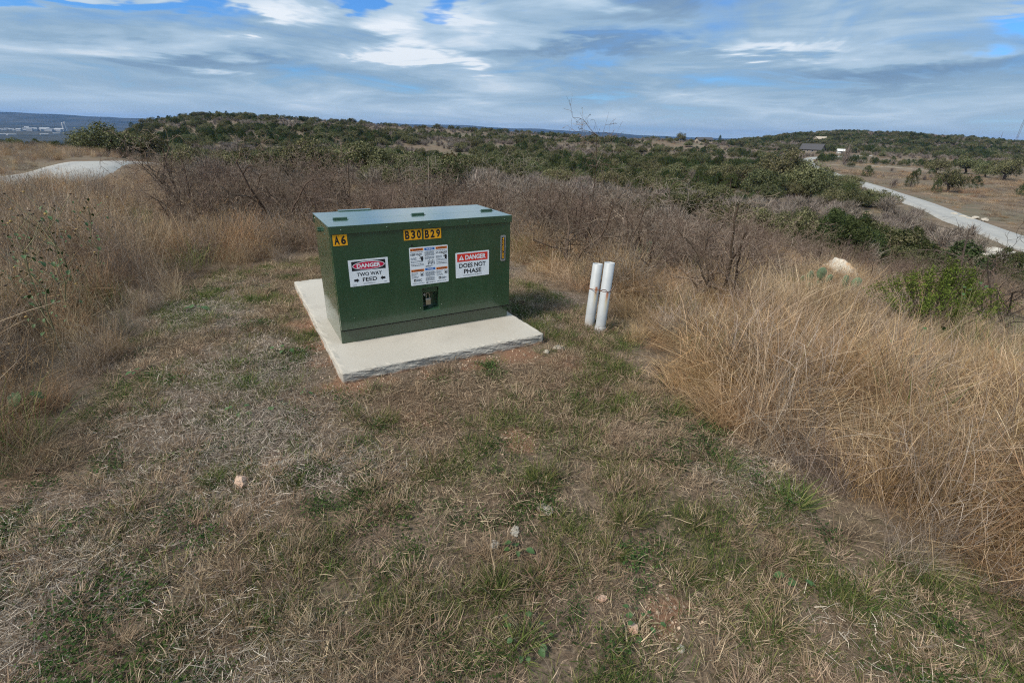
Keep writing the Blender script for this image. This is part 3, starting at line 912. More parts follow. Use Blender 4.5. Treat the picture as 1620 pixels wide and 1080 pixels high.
def build_pipes():
    base = {}
    for key, foot, head, r, lab in (
        ('l', Vector((.719, 4.292, -.105)), Vector((.757, 4.34, .47)), .0455, 'white plastic pipe leaning behind its twin, tied to it by rusty wire'),
        ('r', Vector((.788, 4.107, -.105)), Vector((.825, 4.15, .53)), .045, 'front white plastic pipe with a coupling ring at its foot')):
        foot.z = tz1(foot.x, foot.y) - .03
        e = empty('plastic_pipe', foot, 0, lab, 'pipe')
        d = head - foot
        e.rotation_euler = d.to_track_quat('Z', 'Y').to_euler()
        # keep local -Y towards the viewer
        zax = d.normalized(); xax = Vector((0, 1, 0)).cross(zax).normalized(); yax = zax.cross(xax)
        e.rotation_euler = Matrix((xax, yax, zax)).transposed().to_euler()
        hollow_pipe('tube', r, d.length, e)
        base[key] = (e, foot, d, r)
    e, f, d, r = base['r']
    prof = [(r + .0005, .0), (r + .006, .002), (r + .006, .088), (r + .004, .093), (r + .0005, .094)]
    n = 40
    V = [(a * math.cos(2 * math.pi * i / n), a * math.sin(2 * math.pi * i / n), z) for (a, z) in prof for i in range(n)]
    F = [(k * n + i, k * n + (i + 1) % n, (k + 1) * n + (i + 1) % n, (k + 1) * n + i) for k in range(len(prof) - 1) for i in range(n)]
    mobj('coupling', np_mesh('coupling', V, F, smooth=True), M_PVC, e)
    # wire round both
    (e1, f1, d1, r1), (e2, f2, d2, r2) = base['l'], base['r']
    t1, t2 = .40 / d1.length, .425 / d2.length
    c1, c2 = f1 + d1 * t1, f2 + d2 * t2
    ax = (c2 - c1); ang = math.atan2(ax.y, ax.x)
    pts = []
    for k in range(13):
        a = ang + math.pi / 2 + math.pi * k / 12
        pts.append(c1 + Vector((math.cos(a), math.sin(a), 0)) * (r1 + .002) + Vector((0, 0, .012 * math.sin(k))))
    for k in range(13):
        a = ang - math.pi / 2 + math.pi * k / 12
        pts.append(c2 + Vector((math.cos(a), math.sin(a), 0)) * (r2 + .002) + Vector((0, 0, .003 * math.sin(k * 2))))
    pts.append(pts[0])
    loop2 = [p + Vector((0.001, -.003, .012 + .01 * math.sin(i * .9))) for i, p in enumerate(pts)]
    twist = [pts[6] + Vector((-.004 + .008 * math.cos(t), -.008 + .004 * math.sin(t), .012 - .006 * t)) for t in np.linspace(0, 5, 18)]
    V, F = tube_arrays([np.array([p[:] for p in pts]), np.array([p[:] for p in loop2]), np.array([p[:] for p in twist])],
                       [np.full(len(pts), .0022), np.full(len(pts), .0018), np.full(18, .002)], 6)
    o = mobj('tie_wire', np_mesh('tie_wire', V, F, smooth=True), M_RUST)
    tag(o, 'rusty wire looped round the two white pipes', 'wire')
build_pipes()

# ------------------------------------------------------------------ planting: scatter of uncountable growth ("stuff")
PROTO = {}
def proto_collection(name, objs):
    """source plants for a scatter; kept out of the scene itself"""
    c = bpy.data.collections.new(name)
    for i, (me, mats) in enumerate(objs):
        o = bpy.data.objects.new('%s_%02d' % (name, i), me)
        if not me.materials:
            for q in (mats if isinstance(mats, (list, tuple)) else [mats]): me.materials.append(q)
        c.objects.link(o)
    return c


def scatter(name, coll, P, rot, scl, idx, label, cat):
    """one object whose points carry the plants of COLL"""
    n = len(P)
    me = bpy.data.meshes.new(name)
    me.vertices.add(n); me.vertices.foreach_set('co', np.asarray(P, np.float32).ravel())
    a = me.attributes.new('rot', 'FLOAT_VECTOR', 'POINT'); a.data.foreach_set('vector', np.asarray(rot, np.float32).ravel())
    a = me.attributes.new('scl', 'FLOAT_VECTOR', 'POINT')
    scl = np.asarray(scl, np.float32)
    if scl.ndim == 1: scl = np.repeat(scl[:, None], 3, 1)
    a.data.foreach_set('vector', scl.ravel())
    a = me.attributes.new('idx', 'INT', 'POINT'); a.data.foreach_set('value', np.asarray(idx, np.int32))
    me.update()
    o = bpy.data.objects.new(name, me); link(o)
    ng = bpy.data.node_groups.new('plant_' + name, 'GeometryNodeTree')
    ng.interface.new_socket('Geometry', in_out='INPUT', socket_type='NodeSocketGeometry')
    ng.interface.new_socket('Geometry', in_out='OUTPUT', socket_type='NodeSocketGeometry')
    gi = ng.nodes.new('NodeGroupInput'); go = ng.nodes.new('NodeGroupOutput')
    ci = ng.nodes.new('GeometryNodeCollectionInfo'); ci.inputs['Collection'].default_value = coll
    ci.inputs['Separate Children'].default_value = True; ci.inputs['Reset Children'].default_value = True
    ip = ng.nodes.new('GeometryNodeInstanceOnPoints'); ip.inputs['Pick Instance'].default_value = True
    def attr(nm, ty):
        q = ng.nodes.new('GeometryNodeInputNamedAttribute'); q.data_type = ty; q.inputs['Name'].default_value = nm
        return [s for s in q.outputs if s.enabled and s.name == 'Attribute'][0]
    ng.links.new(gi.outputs[0], ip.inputs['Points']); ng.links.new(ci.outputs[0], ip.inputs['Instance'])
    ng.links.new(attr('idx', 'INT'), ip.inputs['Instance Index'])
    ng.links.new(attr('rot', 'FLOAT_VECTOR'), ip.inputs['Rotation'])
    ng.links.new(attr('scl', 'FLOAT_VECTOR'), ip.inputs['Scale'])
    ng.links.new(ip.outputs[0], go.inputs[0])
    md = o.modifiers.new('planting', 'NODES'); md.node_group = ng
    return tag(o, label, cat, kind='stuff')


def blades(rng, n, rad, L, W, th0, th1, seg=5, z0=(0, 0), tint=(0, 1), az=None, az_spread=math.pi, out=0.0, kink=0.0):
    """n curved strips; th0 = lean at the root, th1 = added lean at the tip (radians)"""
    U = lambda ab: rng.uniform(ab[0], ab[1], n)
    rr = rad * np.sqrt(rng.random(n)); ra = rng.random(n) * 2 * np.pi
    root = np.stack([rr * np.cos(ra), rr * np.sin(ra), U(z0)], -1)
    a = rng.random(n) * 2 * np.pi if az is None else az + rng.normal(0, az_spread, n)
    if out: a = np.where(rng.random(n) < out, ra + rng.normal(0, .5, n), a)
    ln, wd, t0, t1 = U(L), U(W), U(th0), U(th1)
    t = np.linspace(0, 1, seg)
    th = t0[:, None] + t1[:, None] * t[None] ** 1.4
    if kink:
        kn = (rng.random(n) < kink)[:, None] * (t[None] > rng.uniform(.35, .8, n)[:, None]) * rng.uniform(.5, 1.6, n)[:, None]
        th = th + kn
    da = np.cumsum(rng.normal(0, .12, (n, seg)), 1)
    dir_ = np.stack([np.sin(th) * np.cos(a[:, None] + da), np.sin(th) * np.sin(a[:, None] + da), np.cos(th)], -1)
    step = dir_ * (ln / (seg - 1))[:, None, None]
    pos = np.concatenate([np.zeros((n, 1, 3)), np.cumsum(step[:, :-1], 1)], 1) + root[:, None]
    pos[..., 2] = np.maximum(pos[..., 2], 0.002 + .012 * rng.random((n, 1)))
    sa = a + np.pi / 2 + rng.normal(0, .9, n)
    side = np.stack([np.cos(sa), np.sin(sa), rng.normal(0, .35, n)], -1); side /= np.linalg.norm(side, axis=1, keepdims=True)
    w = wd[:, None] * np.array([.75, 1, .9, .6, .12] if seg == 5 else np.concatenate([np.linspace(.9, .8, seg - 1), [.15]]))[None]
    Lf = pos - side[:, None] * w[..., None] / 2; Rt = pos + side[:, None] * w[..., None] / 2
    V = np.stack([Lf, Rt], 2).reshape(-1, 3)
    b = np.arange(n)[:, None] * seg * 2; i = np.arange(seg - 1)[None] * 2
    F = np.stack([b + i, b + i + 1, b + i + 3, b + i + 2], -1).reshape(-1, 4)
    T = np.repeat(np.clip(U(tint), 0, 1), seg * 2)
    return V, F, T


def join(parts):
    V, F, T, off = [], [], [], 0
    for v, f, t in parts:
        V.append(v); F.append(f + off); T.append(t); off += len(v)
    return np.concatenate(V), np.concatenate(F), np.concatenate(T)


def vmesh(name, parts):
    v, f, t = join(parts)
    return np_mesh(name, v, f, t)


def cards(rng, C, N, size, aspect=1.6, tint=(0, 1), jit=.8):
    """small leaf faces at C, roughly facing N"""
    n = len(C)
    N = N + rng.normal(0, jit, (n, 3)); N /= np.linalg.norm(N, axis=1, keepdims=True) + 1e-9
    A = np.cross(N, rng.normal(0, 1, (n, 3))); A /= np.linalg.norm(A, axis=1, keepdims=True) + 1e-9
    B = np.cross(N, A)
    s = rng.uniform(size[0], size[1], n)[:, None]
    a, b = A * s * aspect / 2, B * s / 2
    V = np.stack([C - a, C + b * .9 - a * .1, C + a, C - b * .9 - a * .1], 1).reshape(-1, 3)
    F = np.arange(n * 4).reshape(-1, 4)
    return V, F, np.repeat(rng.uniform(tint[0], tint[1], n), 4)


rng = np.random.default_rng(21)
M_TURF = leafy('dry_mown_turf', [(0.082, 0.056, 0.038), (0.164, 0.117, 0.081), (0.286, 0.210, 0.144), (0.585, 0.454, 0.313)], .2, .012, .28, patch=(0.19, 0.13, 0.075), patch_scale=1.6)
M_TURFG = leafy('green_turf', [(0.040, 0.066, 0.021), (0.078, 0.115, 0.032), (0.131, 0.159, 0.048), (0.274, 0.246, 0.103)], .35, .02, .25)
M_FORB = leafy('green_forb', [(0.026, 0.050, 0.018), (0.049, 0.084, 0.028), (0.092, 0.133, 0.041)], .3, .02, .22)
M_STRAW = leafy('straw', [(0.141, 0.088, 0.045), (0.294, 0.186, 0.097), (0.458, 0.307, 0.170), (0.740, 0.553, 0.349)], .3, .012, .22, patch=(0.28, 0.175, 0.095))
M_STRAWR = leafy('red_brown_straw', [(0.113, 0.063, 0.034), (0.238, 0.139, 0.073), (0.375, 0.228, 0.117), (0.637, 0.442, 0.263)], .3, .012, .22)
M_STRAWP = leafy('bleached_straw', [(0.156, 0.108, 0.066), (0.311, 0.222, 0.138), (0.468, 0.343, 0.221), (0.727, 0.574, 0.399)], .3, .012, .22)
M_FADEDG = leafy('grey_stems', [(0.083, 0.062, 0.051), (0.162, 0.126, 0.102), (0.269, 0.214, 0.173), (0.480, 0.400, 0.329)], .25, .012, .22)
M_FADED = leafy('faded_grass', [(0.111, 0.077, 0.051), (0.212, 0.148, 0.093), (0.347, 0.251, 0.157), (0.616, 0.490, 0.333)], .3, .012, .25, patch=(0.20, 0.135, 0.09))

M_THATCH = leafy('grey_thatch', [(0.119, 0.092, 0.074), (0.217, 0.175, 0.140), (0.350, 0.294, 0.238), (0.658, 0.560, 0.462)], .2, .012, .28)
# --- prototypes: mown turf
turf = []
for k in range(6):      # flattened grey-tan clippings and stubble, a third of a metre across
    turf.append((vmesh('turf', [blades(rng, 250, .26, (.018, .075), (.0015, .0034), (1.2, 1.62), (-.2, .3), 4, (.004, .03), (0, 1), kink=.35),
                                blades(rng, 260, .26, (.015, .045), (.0014, .003), (.2, 1.1), (0, .9), 4, (0, .005), (.1, 1))]), M_THATCH if k < 3 else M_TURF))
for k in range(4):      # tan, a bit longer, tufted
    q = [blades(rng, 150, .24, (.02, .08), (.0015, .0032), (1.2, 1.6), (-.2, .3), 4, (.004, .025), (.2, 1), kink=.35)]
    for _ in range(5):
        v, f, t = blades(rng, 50, .04, (.035, .09), (.0015, .003), (.2, 1.2), (.1, .8), 5, (0, .01), (.3, 1), out=.8, kink=.2)
        q.append((v + [rng.normal(0, .13), rng.normal(0, .13), 0], f, t))
    turf.append((vmesh('turf', q), M_TURF))
for k in range(4):      # short green grass
    turf.append((vmesh('turf', [blades(rng, 85, .10, (.03, .085), (.0018, .0038), (.15, 1.2), (.1, .9), 4, (0, .005), (0, 1), out=.4)]), M_TURFG))
for k in range(4):      # low forbs: many little leaves
    C = np.stack([rng.normal(0, .05, 200), rng.normal(0, .05, 200), rng.uniform(.006, .045, 200)], -1)
    turf.append((vmesh('turf', [cards(rng, C, np.tile([0, 0, 1.0], (200, 1)), (.005, .012), 1.6, (0, 1), .6)]), M_FORB))
for k in range(3):      # bunches: tan
    turf.append((vmesh('turf', [blades(rng, 120, .05, (.06, .15), (.0016, .0034), (.2, 1.35), (.2, .7), 5, (0, .01), (.1, .9), out=.9, kink=.25)]), M_TURF))
for k in range(3):      # bunches: green
    turf.append((vmesh('turf', [blades(rng, 130, .055, (.06, .15), (.002, .004), (.1, 1.25), (.2, .8), 5, (0, .01), (0, 1), out=.9)]), M_TURFG))
TURF = proto_collection('turf', turf)

# --- prototypes: tall grass, stands half a metre across
def tall(mat, k, lean=0.0, long_=1.0):
    az = rng.random() * 6.28
    q = [blades(rng, 150, .27, (.32 * long_, .80 * long_), (.0018, .0044), (.03, .55 + lean), (.2, 1.2), 6, (0, .02), (.05, 1), az=az, az_spread=1.3, kink=.4),
         blades(rng, 110, .28, (.15, .45), (.002, .005), (.3, 1.45), (.1, .5), 5, (0, .08), (0, .8), kink=.4),
         blades(rng, 16, .25, (.6 * long_, .95 * long_), (.002, .0034), (.02, .35 + lean), (.1, .7), 6, (0, 0), (.5, 1), az=az, az_spread=.9)]
    return (vmesh('tall', q), mat)
def flat(mat, k):
    """wind-laid swathe"""
    az = rng.random() * 6.28
    q = [blades(rng, 170, .27, (.35, .8), (.0018, .0044), (.7, 1.3), (.0, .5), 6, (.02, .16), (.05, 1), az=az, az_spread=.5, kink=.3),
         blades(rng, 70, .27, (.2, .5), (.002, .005), (.3, 1.3), (.1, .6), 5, (0, .06), (0, .8), kink=.4)]
    return (vmesh('flat', q), mat)
def weedy(mat, k):
    """thin wiry stems with side twigs and specks of seed"""
    q = [blades(rng, 90, .27, (.35, .85), (.0018, .0034), (.03, .5), (.05, .6), 6, (0, .02), (.0, 1), out=.2, kink=.2),
         blades(rng, 100, .28, (.2, .5), (.0018, .0036), (.2, 1.3), (.1, .7), 5, (0, .05), (0, .9), kink=.4)]
    for _ in range(30):
        p = np.array([rng.normal(0, .16), rng.normal(0, .16), rng.uniform(.25, .75)])
        v, f, t = blades(rng, 6, .01, (.05, .16), (.0014, .0026), (.2, 1.2), (.1, .7), 4, (0, 0), (.2, 1), out=.7)
        q.append((v + p - [0, 0, .02], f, t))
    C = np.stack([rng.normal(0, .16, 120), rng.normal(0, .16, 120), rng.uniform(.3, .85, 120)], -1)
    q.append(cards(rng, C, rng.normal(0, 1, (120, 3)), (.005, .012), 1.6, (.2, 1), 1))
    return (vmesh('weedy', q), mat)
STRAW = proto_collection('straw', [tall((M_STRAW, M_FADEDG, M_STRAWP)[k % 3], k, .2) for k in range(6)] + [flat((M_STRAW, M_STRAWR, M_STRAWP)[k % 3], k) for k in range(6)])
FADED = proto_collection('faded', [tall((M_FADED, M_FADEDG, M_STRAWR, M_STRAWP)[k % 4], k, .15) for k in range(4)] + [weedy((M_FADED, M_FADEDG, M_STRAWR)[k % 3], k) for k in range(5)])
GTALL = proto_collection('gtall', [(vmesh('gt', [blades(rng, 60, .12, (.18, .42), (.002, .0042), (.05, .9), (.2, .8), 5, (0, .02), (.1, 1), out=.5)]), M_TURFG) for k in range(3)])

# --- where the mown shoulder ends (x, y): a closed outline
MOWN = [(-8, -3), (-3.7, .9), (-2.55, 1.95), (-2.7, 2.75), (-3.05, 3.5), (-3.5, 4.7), (-3.75, 5.9), (-3.1, 6.7), (-2.3, 7.3), (-1.2, 7.4), (-.2, 6.6), (.2, 5.7), (.75, 4.85), (1.05, 4.2), (1.22, 3.2), (1.36, 2.35), (1.62, 1.75), (2.1, 1.4), (3.2, .6), (5, -3)]
def inside(poly, x, y):
    p = np.array(poly); q = np.roll(p, -1, 0); r = np.zeros(len(x), bool)
    for (x0, y0), (x1, y1) in zip(p, q):
        c = ((y0 > y) != (y1 > y)) & (x < (x1 - x0) * (y - y0) / (y1 - y0 + 1e-12) + x0)
        r ^= c
    return r
def edge_dist(poly, x, y):
    p = np.array(poly); q = np.roll(p, -1, 0); d = np.full(len(x), 1e9)
    for a, b in zip(p, q):
        ab = b - a; t = np.clip(((x - a[0]) * ab[0] + (y - a[1]) * ab[1]) / (ab @ ab), 0, 1)
        d = np.minimum(d, np.hypot(x - a[0] - t * ab[0], y - a[1] - t * ab[1]))
    return d
def local_box(x, y):
    dx, dy = x - BOX_O.x, y - BOX_O.y
    c, s = math.cos(YAW), math.sin(YAW)
    return dx * c + dy * s, -dx * s + dy * c
def on_pad(x, y, mrg=0.0):
    u_, v_ = local_box(x, y)
    return (u_ > -.109 - mrg) & (u_ < 1.53 + mrg) & (v_ > -.514 - mrg) & (v_ < 1.953 + mrg)
def on_soil(x, y, k=.8):
    r = np.zeros(len(x), bool)
    for sx, sy, sr in SOIL: r |= np.hypot(x - sx, y - sy) < sr * k
    return r
def road_dist(x, y):
    d = np.full(len(x), 1e9)
    for i in range(0, len(ALLROAD), 2):
        d = np.minimum(d, np.hypot(x - ALLROAD[i, 0], y - ALLROAD[i, 1]))
    return d


def plant_mown():
    N = 3300
    x = rng.uniform(-4.6, 3.4, N); y = rng.uniform(.4, 7.5, N)
    a = np.degrees(np.arctan2(x, y))
    ok = inside(MOWN, x, y) & ~on_pad(x, y, .16) & (np.abs(a) < 66)
    ok &= ~(on_soil(x, y, 1.0) & (rng.random(N) < .72))
    ok &= ~((fbm(x + 12, y - 50, 1.5, 3) < .44) & (rng.random(N) < .55))
    x, y = x[ok], y[ok]; n = len(x)
    t = fbm(x + 77, y - 13, 1.1, 3) + (rng.random(n) - .5) * .25
    u2 = fbm(x - 40, y + 23, .9, 3) + (rng.random(n) - .5) * .12
    idx = np.where(t > .52, rng.integers(6, 10, n), np.where(u2 > .46, rng.integers(0, 3, n), rng.integers(3, 6, n)))
    sc_ = rng.uniform(.75, 1.15, n)
    # small patches of green, forbs and bunches over the thatch
    N = 10000
    gx = rng.uniform(-4.6, 3.4, N); gy = rng.uniform(.4, 7.5, N)
    ok = inside(MOWN, gx, gy) & ~on_pad(gx, gy, .06) & (np.abs(np.degrees(np.arctan2(gx, gy))) < 66) & ~(on_soil(gx, gy, 1.0) & (rng.random(N) < .8))
    g = fbm(gx, gy, 2.6, 3) + .10 * np.clip((gx - .1) / 1.0, -1, 1) * np.clip((4.2 - gy) / 2, 0, 1)
    f = fbm(gx + 31, gy + 7, 3.1, 3) + .05 * np.clip((3 - gy) / 2, -1, 1)
    pick = rng.random(N)
    gi = np.full(N, -1)
    gi = np.where(pick < np.clip((g - .41) * 4.5, .08, .9), rng.integers(10, 14, N), gi)
    gi = np.where((gi < 0) & (rng.random(N) < np.clip((f - .47) * 3.4, .04, .6)), rng.integers(14, 18, N), gi)
    bun = rng.random(N)
    gi = np.where(bun < .035, rng.integers(18, 21, N), gi)
    gi = np.where((bun > .985) & (g > .48), rng.integers(21, 24, N), gi)
    ok &= gi >= 0
    x = np.concatenate([x, gx[ok]]); y = np.concatenate([y, gy[ok]]); idx = np.concatenate([idx, gi[ok]]); sc_ = np.concatenate([sc_, rng.uniform(.5, 1.1, ok.sum())])
    # hand-set bunches that the eye finds at once
    hand = [(1.42, 1.92, 22, 1.25), (1.17, 2.17, 21, 1.0), (1.05, 2.72, 21, .9), (-.05, 1.50, 19, 1.0), (-.62, 2.05, 18, .9), (-.55, 2.55, 18, .8), (.55, 1.72, 22, 1.0), (.33, 1.45, 20, .9), (.05, 1.12, 21, 1.0), (-.35, 1.2, 20, 1.1), (-.95, 2.55, 23, .8), (-.72, 2.48, 22, .8), (1.0, 1.25, 20, 1.1), (-2.3, 3.0, 18, 1.0), (-1.9, 3.1, 19, .9), (1.75, 1.45, 22, 1.0)]
    hx, hy, hi, hs = (np.array(q) for q in zip(*hand))
    x = np.concatenate([x, hx]); y = np.concatenate([y, hy]); idx = np.concatenate([idx, hi]); sc_ = np.concatenate([sc_, hs]); n = len(x)
    z = tz(x, y)
    rot = np.stack([rng.normal(0, .05, n), rng.normal(0, .05, n), rng.random(n) * 6.283], -1)
    scatter('mown_grass', TURF, np.stack([x, y, z], -1), rot, sc_, idx, 'short mown dry turf with green patches around the concrete pad', 'grass')
plant_mown()


def plant_tall():
    # right-hand stand: straw; left-hand stand and slope: faded
    P, I, S, Rr = [], [], [], []
    def fill(n, r0, r1, a0, a1):
        r = np.sqrt(rng.uniform(r0 ** 2, r1 ** 2, n)); a = np.radians(rng.uniform(a0, a1, n))
        return r * np.sin(a), r * np.cos(a)
    def keep(x, y, lim=-.02):
        ins = inside(MOWN, x, y); ed = edge_dist(MOWN, x, y)
        k = ~ins & ~on_pad(x, y, .3)
        k |= ins & (ed < .10) & (rng.random(len(x)) < .25) & ~on_pad(x, y, .3)
        return k & (np.hypot(x - .8, y - 4.25) > .26) & (road_dist(x, y) > 4.2), np.where(ins, 0, ed)
    sets_s, sets_f = [], []
    for (n, r0, r1, a0, a1, sc0) in ((600, 1.9, 6.5, 12, 64, .72), (620, 6.5, 13, 18, 60, .60), (420, 13, 26, 20, 56, .80), (120, 5.6, 9, -2, 14, .55)):
        x, y = fill(n, r0, r1, a0, a1); k, ed = keep(x, y); x, y, ed = x[k], y[k], ed[k]
        if r0 > 6:
            k = fbm(x, y, .35) < (.62 if r0 < 13 else .48); x, y, ed = x[k], y[k], ed[k]
        s = sc0 * rng.uniform(.75, 1.2, len(x)) * (.6 + .4 * np.clip(ed / .5, 0, 1)) * (.35 + 1.3 * fbm(x + 5, y, 1.1))
        sets_s.append((x, y, s))
    bx_, by_ = rng.normal(6.95, .6, 50), rng.normal(10.2, .35, 50)          # rank growth at the foot of the boulder
    sets_s.append((bx_, by_, rng.uniform(.85, 1.15, 50)))
    for (n, r0, r1, a0, a1, sc0) in ((640, 2.3, 8.5, -66, -14, .78), (1000, 8.5, 18, -60, -12, .66), (1500, 18, 42, -56, -20, .68), (1900, 42, 125, -52, -33, 1.15), (160, 6.8, 11, -16, 2, .6)):
        x, y = fill(n, r0, r1, a0, a1); k, ed = keep(x, y); x, y, ed = x[k], y[k], ed[k]
        s = sc0 * rng.uniform(.75, 1.2, len(x)) * (.55 + .45 * np.clip(ed / .9, 0, 1)) * (.40 + 1.2 * fbm(x + 5, y, .9))
        far_ = np.hypot(x, y); s = s * np.where((np.degrees(np.arctan2(x, y)) < -38.5) & (far_ > 7) & (far_ < 26), 1.35, 1)
        sets_f.append((x, y, s))
    for nm, coll, sets, nproto, lab in (('tall_straw_grass', STRAW, sets_s, 12, 'tall straw-coloured grass leaning and matted down the slope'), ('tall_faded_grass', FADED, sets_f, 9, 'tall faded brown grass and wiry weed stems running to the road')):
        x, y, s = (np.concatenate(q) for q in zip(*sets)); n = len(x)
        # neighbouring plants tend to be of one sort
        sort = (fbm(x + 3, y + 8, .55, 2) * 2.2 + rng.random(n) * .9) % 1.0
        idx = np.clip((sort * nproto).astype(int), 0, nproto - 1)
        lean = fbm(x, y, .5) * 12
        tilt = np.abs(rng.normal(.12, .16, n))
        # Euler: tilt about X then spin about Z
        rot = np.stack([tilt, np.zeros(n), lean + rng.normal(0, .9, n)], -1)
        scatter(nm, coll, np.stack([x, y, tz(x, y) - .01], -1), rot, s, idx, lab, 'grass')
    # green shoots among the tall grass and pasture tufts far out
    x, y = fill(500, 2.4, 14, -60, 58); k, ed = keep(x, y); k &= rng.random(len(x)) < .5; x, y = x[k], y[k]; n = len(x)
    scatter('green_shoots', GTALL, np.stack([x, y, tz(x, y)], -1), np.stack([np.zeros(n), np.zeros(n), rng.random(n) * 6.28], -1), rng.uniform(.7, 1.3, n), rng.integers(0, 3, n), 'sparse green shoots growing among the tall dry grass', 'grass')
    xs, ys = [], []
    for (n, r0, r1, a0, a1) in ((900, 26, 70, -22, 56), (2600, 60, 260, 20, 56), (1800, 200, 520, 14, 56)):
        x, y = fill(n, r0, r1, a0, a1); xs.append(x); ys.append(y)
    x = np.concatenate(xs); y = np.concatenate(ys)
    k = (road_dist(x, y) > 4.6) & (fbm(x, y, .05) < .62); x, y = x[k], y[k]; n = len(x); r = np.hypot(x, y)
    scatter('pasture_grass', FADED, np.stack([x, y, tz(x, y) - .02], -1), np.stack([np.zeros(n), np.zeros(n), rng.random(n) * 6.28], -1),
            np.stack([np.clip(r / 45, 1.2, 4.5)] * 2 + [rng.uniform(.6, 1.1, n) * np.clip(r / 120, .9, 1.5)], -1), rng.integers(0, 9, n), 'dry brown pasture growth across the valley and the field beyond the road', 'grass')
plant_tall()


def plant_pebbles():
    g = np.random.default_rng(64)
    pm = []
    mt = plain('limestone_grit', (0.40, 0.30, 0.22), .95, var=.45, scale=.9)
    for k in range(4):
        b = bmesh.new(); bmesh.ops.create_icosphere(b, subdivisions=1, radius=.5)
        for v in b.verts: v.co = Vector((v.co.x * g.uniform(.7, 1.2), v.co.y * g.uniform(.7, 1.2), v.co.z * g.uniform(.4, .8)))
        me = bpy.data.meshes.new('pebble'); b.to_mesh(me); b.free(); pm.append((me, mt))
    X, Y = [], []
    for sx, sy, sr in SOIL:
        n = int(60 + sr * 500); X.append(g.normal(sx, sr * .75, n)); Y.append(g.normal(sy, sr * .75, n))
    n = 700; X.append(g.uniform(-3, 2, n)); Y.append(g.uniform(.8, 5, n))
    x, y = np.concatenate(X), np.concatenate(Y)
    k = inside(MOWN, x, y) & ~on_pad(x, y, .01); x, y = x[k], y[k]; n = len(x)
    scatter('gravel_grit', proto_collection('grit', pm), np.stack([x, y, tz(x, y) + .002], -1), g.random((n, 3)) * 6.28, .004 + .016 * g.random(n) ** 3, g.integers(0, 4, n), 'small limestone grit strewn over the bare red earth', 'gravel')
plant_pebbles()

# ------------------------------------------------------------------ woody plants
M_TWIG = leafy('brown_grey_twigs', [(0.053, 0.036, 0.027), (0.109, 0.078, 0.060), (0.177, 0.132, 0.104), (0.283, 0.224, 0.181)], 0.0, .012, .25)
M_TWIGP = leafy('bleached_twigs', [(0.119, 0.093, 0.076), (0.212, 0.174, 0.145), (0.306, 0.264, 0.221)], 0.0, .012, .2)
M_BARK = plain('dark_bark', (0.075, 0.06, 0.05), .9, var=.3, scale=8, spec=.1)
M_BARE = leafy('far_bare_twigs', [(0.112, 0.091, 0.076), (0.192, 0.162, 0.137), (0.288, 0.247, 0.212)], .1, .015, .22)
M_OAK = leafy('live_oak_leaves', [(0.042, 0.048, 0.023), (0.085, 0.089, 0.042), (0.139, 0.138, 0.070), (0.202, 0.190, 0.108)], .2, .03, .3)
M_JUN = leafy('juniper_leaves', [(0.022, 0.033, 0.014), (0.045, 0.061, 0.025), (0.076, 0.090, 0.038)], .15, .035, .32)
M_JUNB = leafy('bright_juniper_leaves', [(0.04, 0.065, 0.016), (0.085, 0.125, 0.025), (0.16, 0.20, 0.045)], .2, .01, .1)
M_RUSTJ = leafy('brownish_juniper_leaves', [(0.05, 0.038, 0.016), (0.085, 0.066, 0.028), (0.13, 0.10, 0.045)], .2, .01, .1)


def grow(rng, n_stems, height, spread, levels=3, base_r=.007, wig=.22, kids=(5, 7, 5), thorny=False, droop=.1):
    """a bare shrub: (main limbs, twigs) as lists of paths and radii"""
    main, twig = [], []
    def path(p, d, L, k, w, grav):
        pts = [p]; d = d / np.linalg.norm(d)
        for i in range(k):
            d = d + rng.normal(0, w, 3) + np.array([0, 0, grav])
            d = d / np.linalg.norm(d)
            pts.append(pts[-1] + d * L / k)
        return np.array(pts)
    def rec(p, d, L, r, lev):
        k = 8 if lev == 0 else (6 if lev == 1 else 4)
        q = path(p, d, L, k, wig * (1 + .25 * lev), .06 - droop * (lev > 0) * .5 if lev < 2 else -.02)
        rad = np.linspace(r, r * (.42 if lev < levels - 1 else .25), k + 1)
        (main if lev == 0 else twig).append((q, rad, lev))
        if lev >= levels: return
        nk = kids[min(lev, len(kids) - 1)]
        for _ in range(nk):
            i = rng.integers(max(1, int(k * .25)), k + 1)
            t = q[i] - q[i - 1]; t /= np.linalg.norm(t)
            s = rng.normal(0, 1, 3); s -= t * (s @ t); s /= np.linalg.norm(s)
            rec(q[i], t * rng.uniform(.35, 1.0) + s * rng.uniform(.6, 1.1), L * rng.uniform(.30, .62), rad[i] * .68, lev + 1)
    for _ in range(n_stems):
        a = rng.random() * 6.283; tl = rng.uniform(.1, 1.0) * spread
        d = np.array([math.cos(a) * tl, math.sin(a) * tl, 1.0])
        p = np.array([rng.normal(0, .08), rng.normal(0, .08), -.03])
        rec(p, d, height * rng.uniform(.7, 1.15), base_r * rng.uniform(.7, 1.2), 0)
    return main, twig


def limb_mesh(name, lst, sides, rmin, rng):
    V, F, T, off = [], [], [], 0
    for q, r, lev in lst:
        v, f = tube_arrays([q], [np.maximum(r, rmin)], sides)
        V.append(v); F.append(f + off); off += len(v)
        T.append(np.full(len(v), np.clip(rng.normal(.3 + .12 * lev, .22), 0, 1)))
    return np_mesh(name, np.concatenate(V), np.concatenate(F), np.concatenate(T))


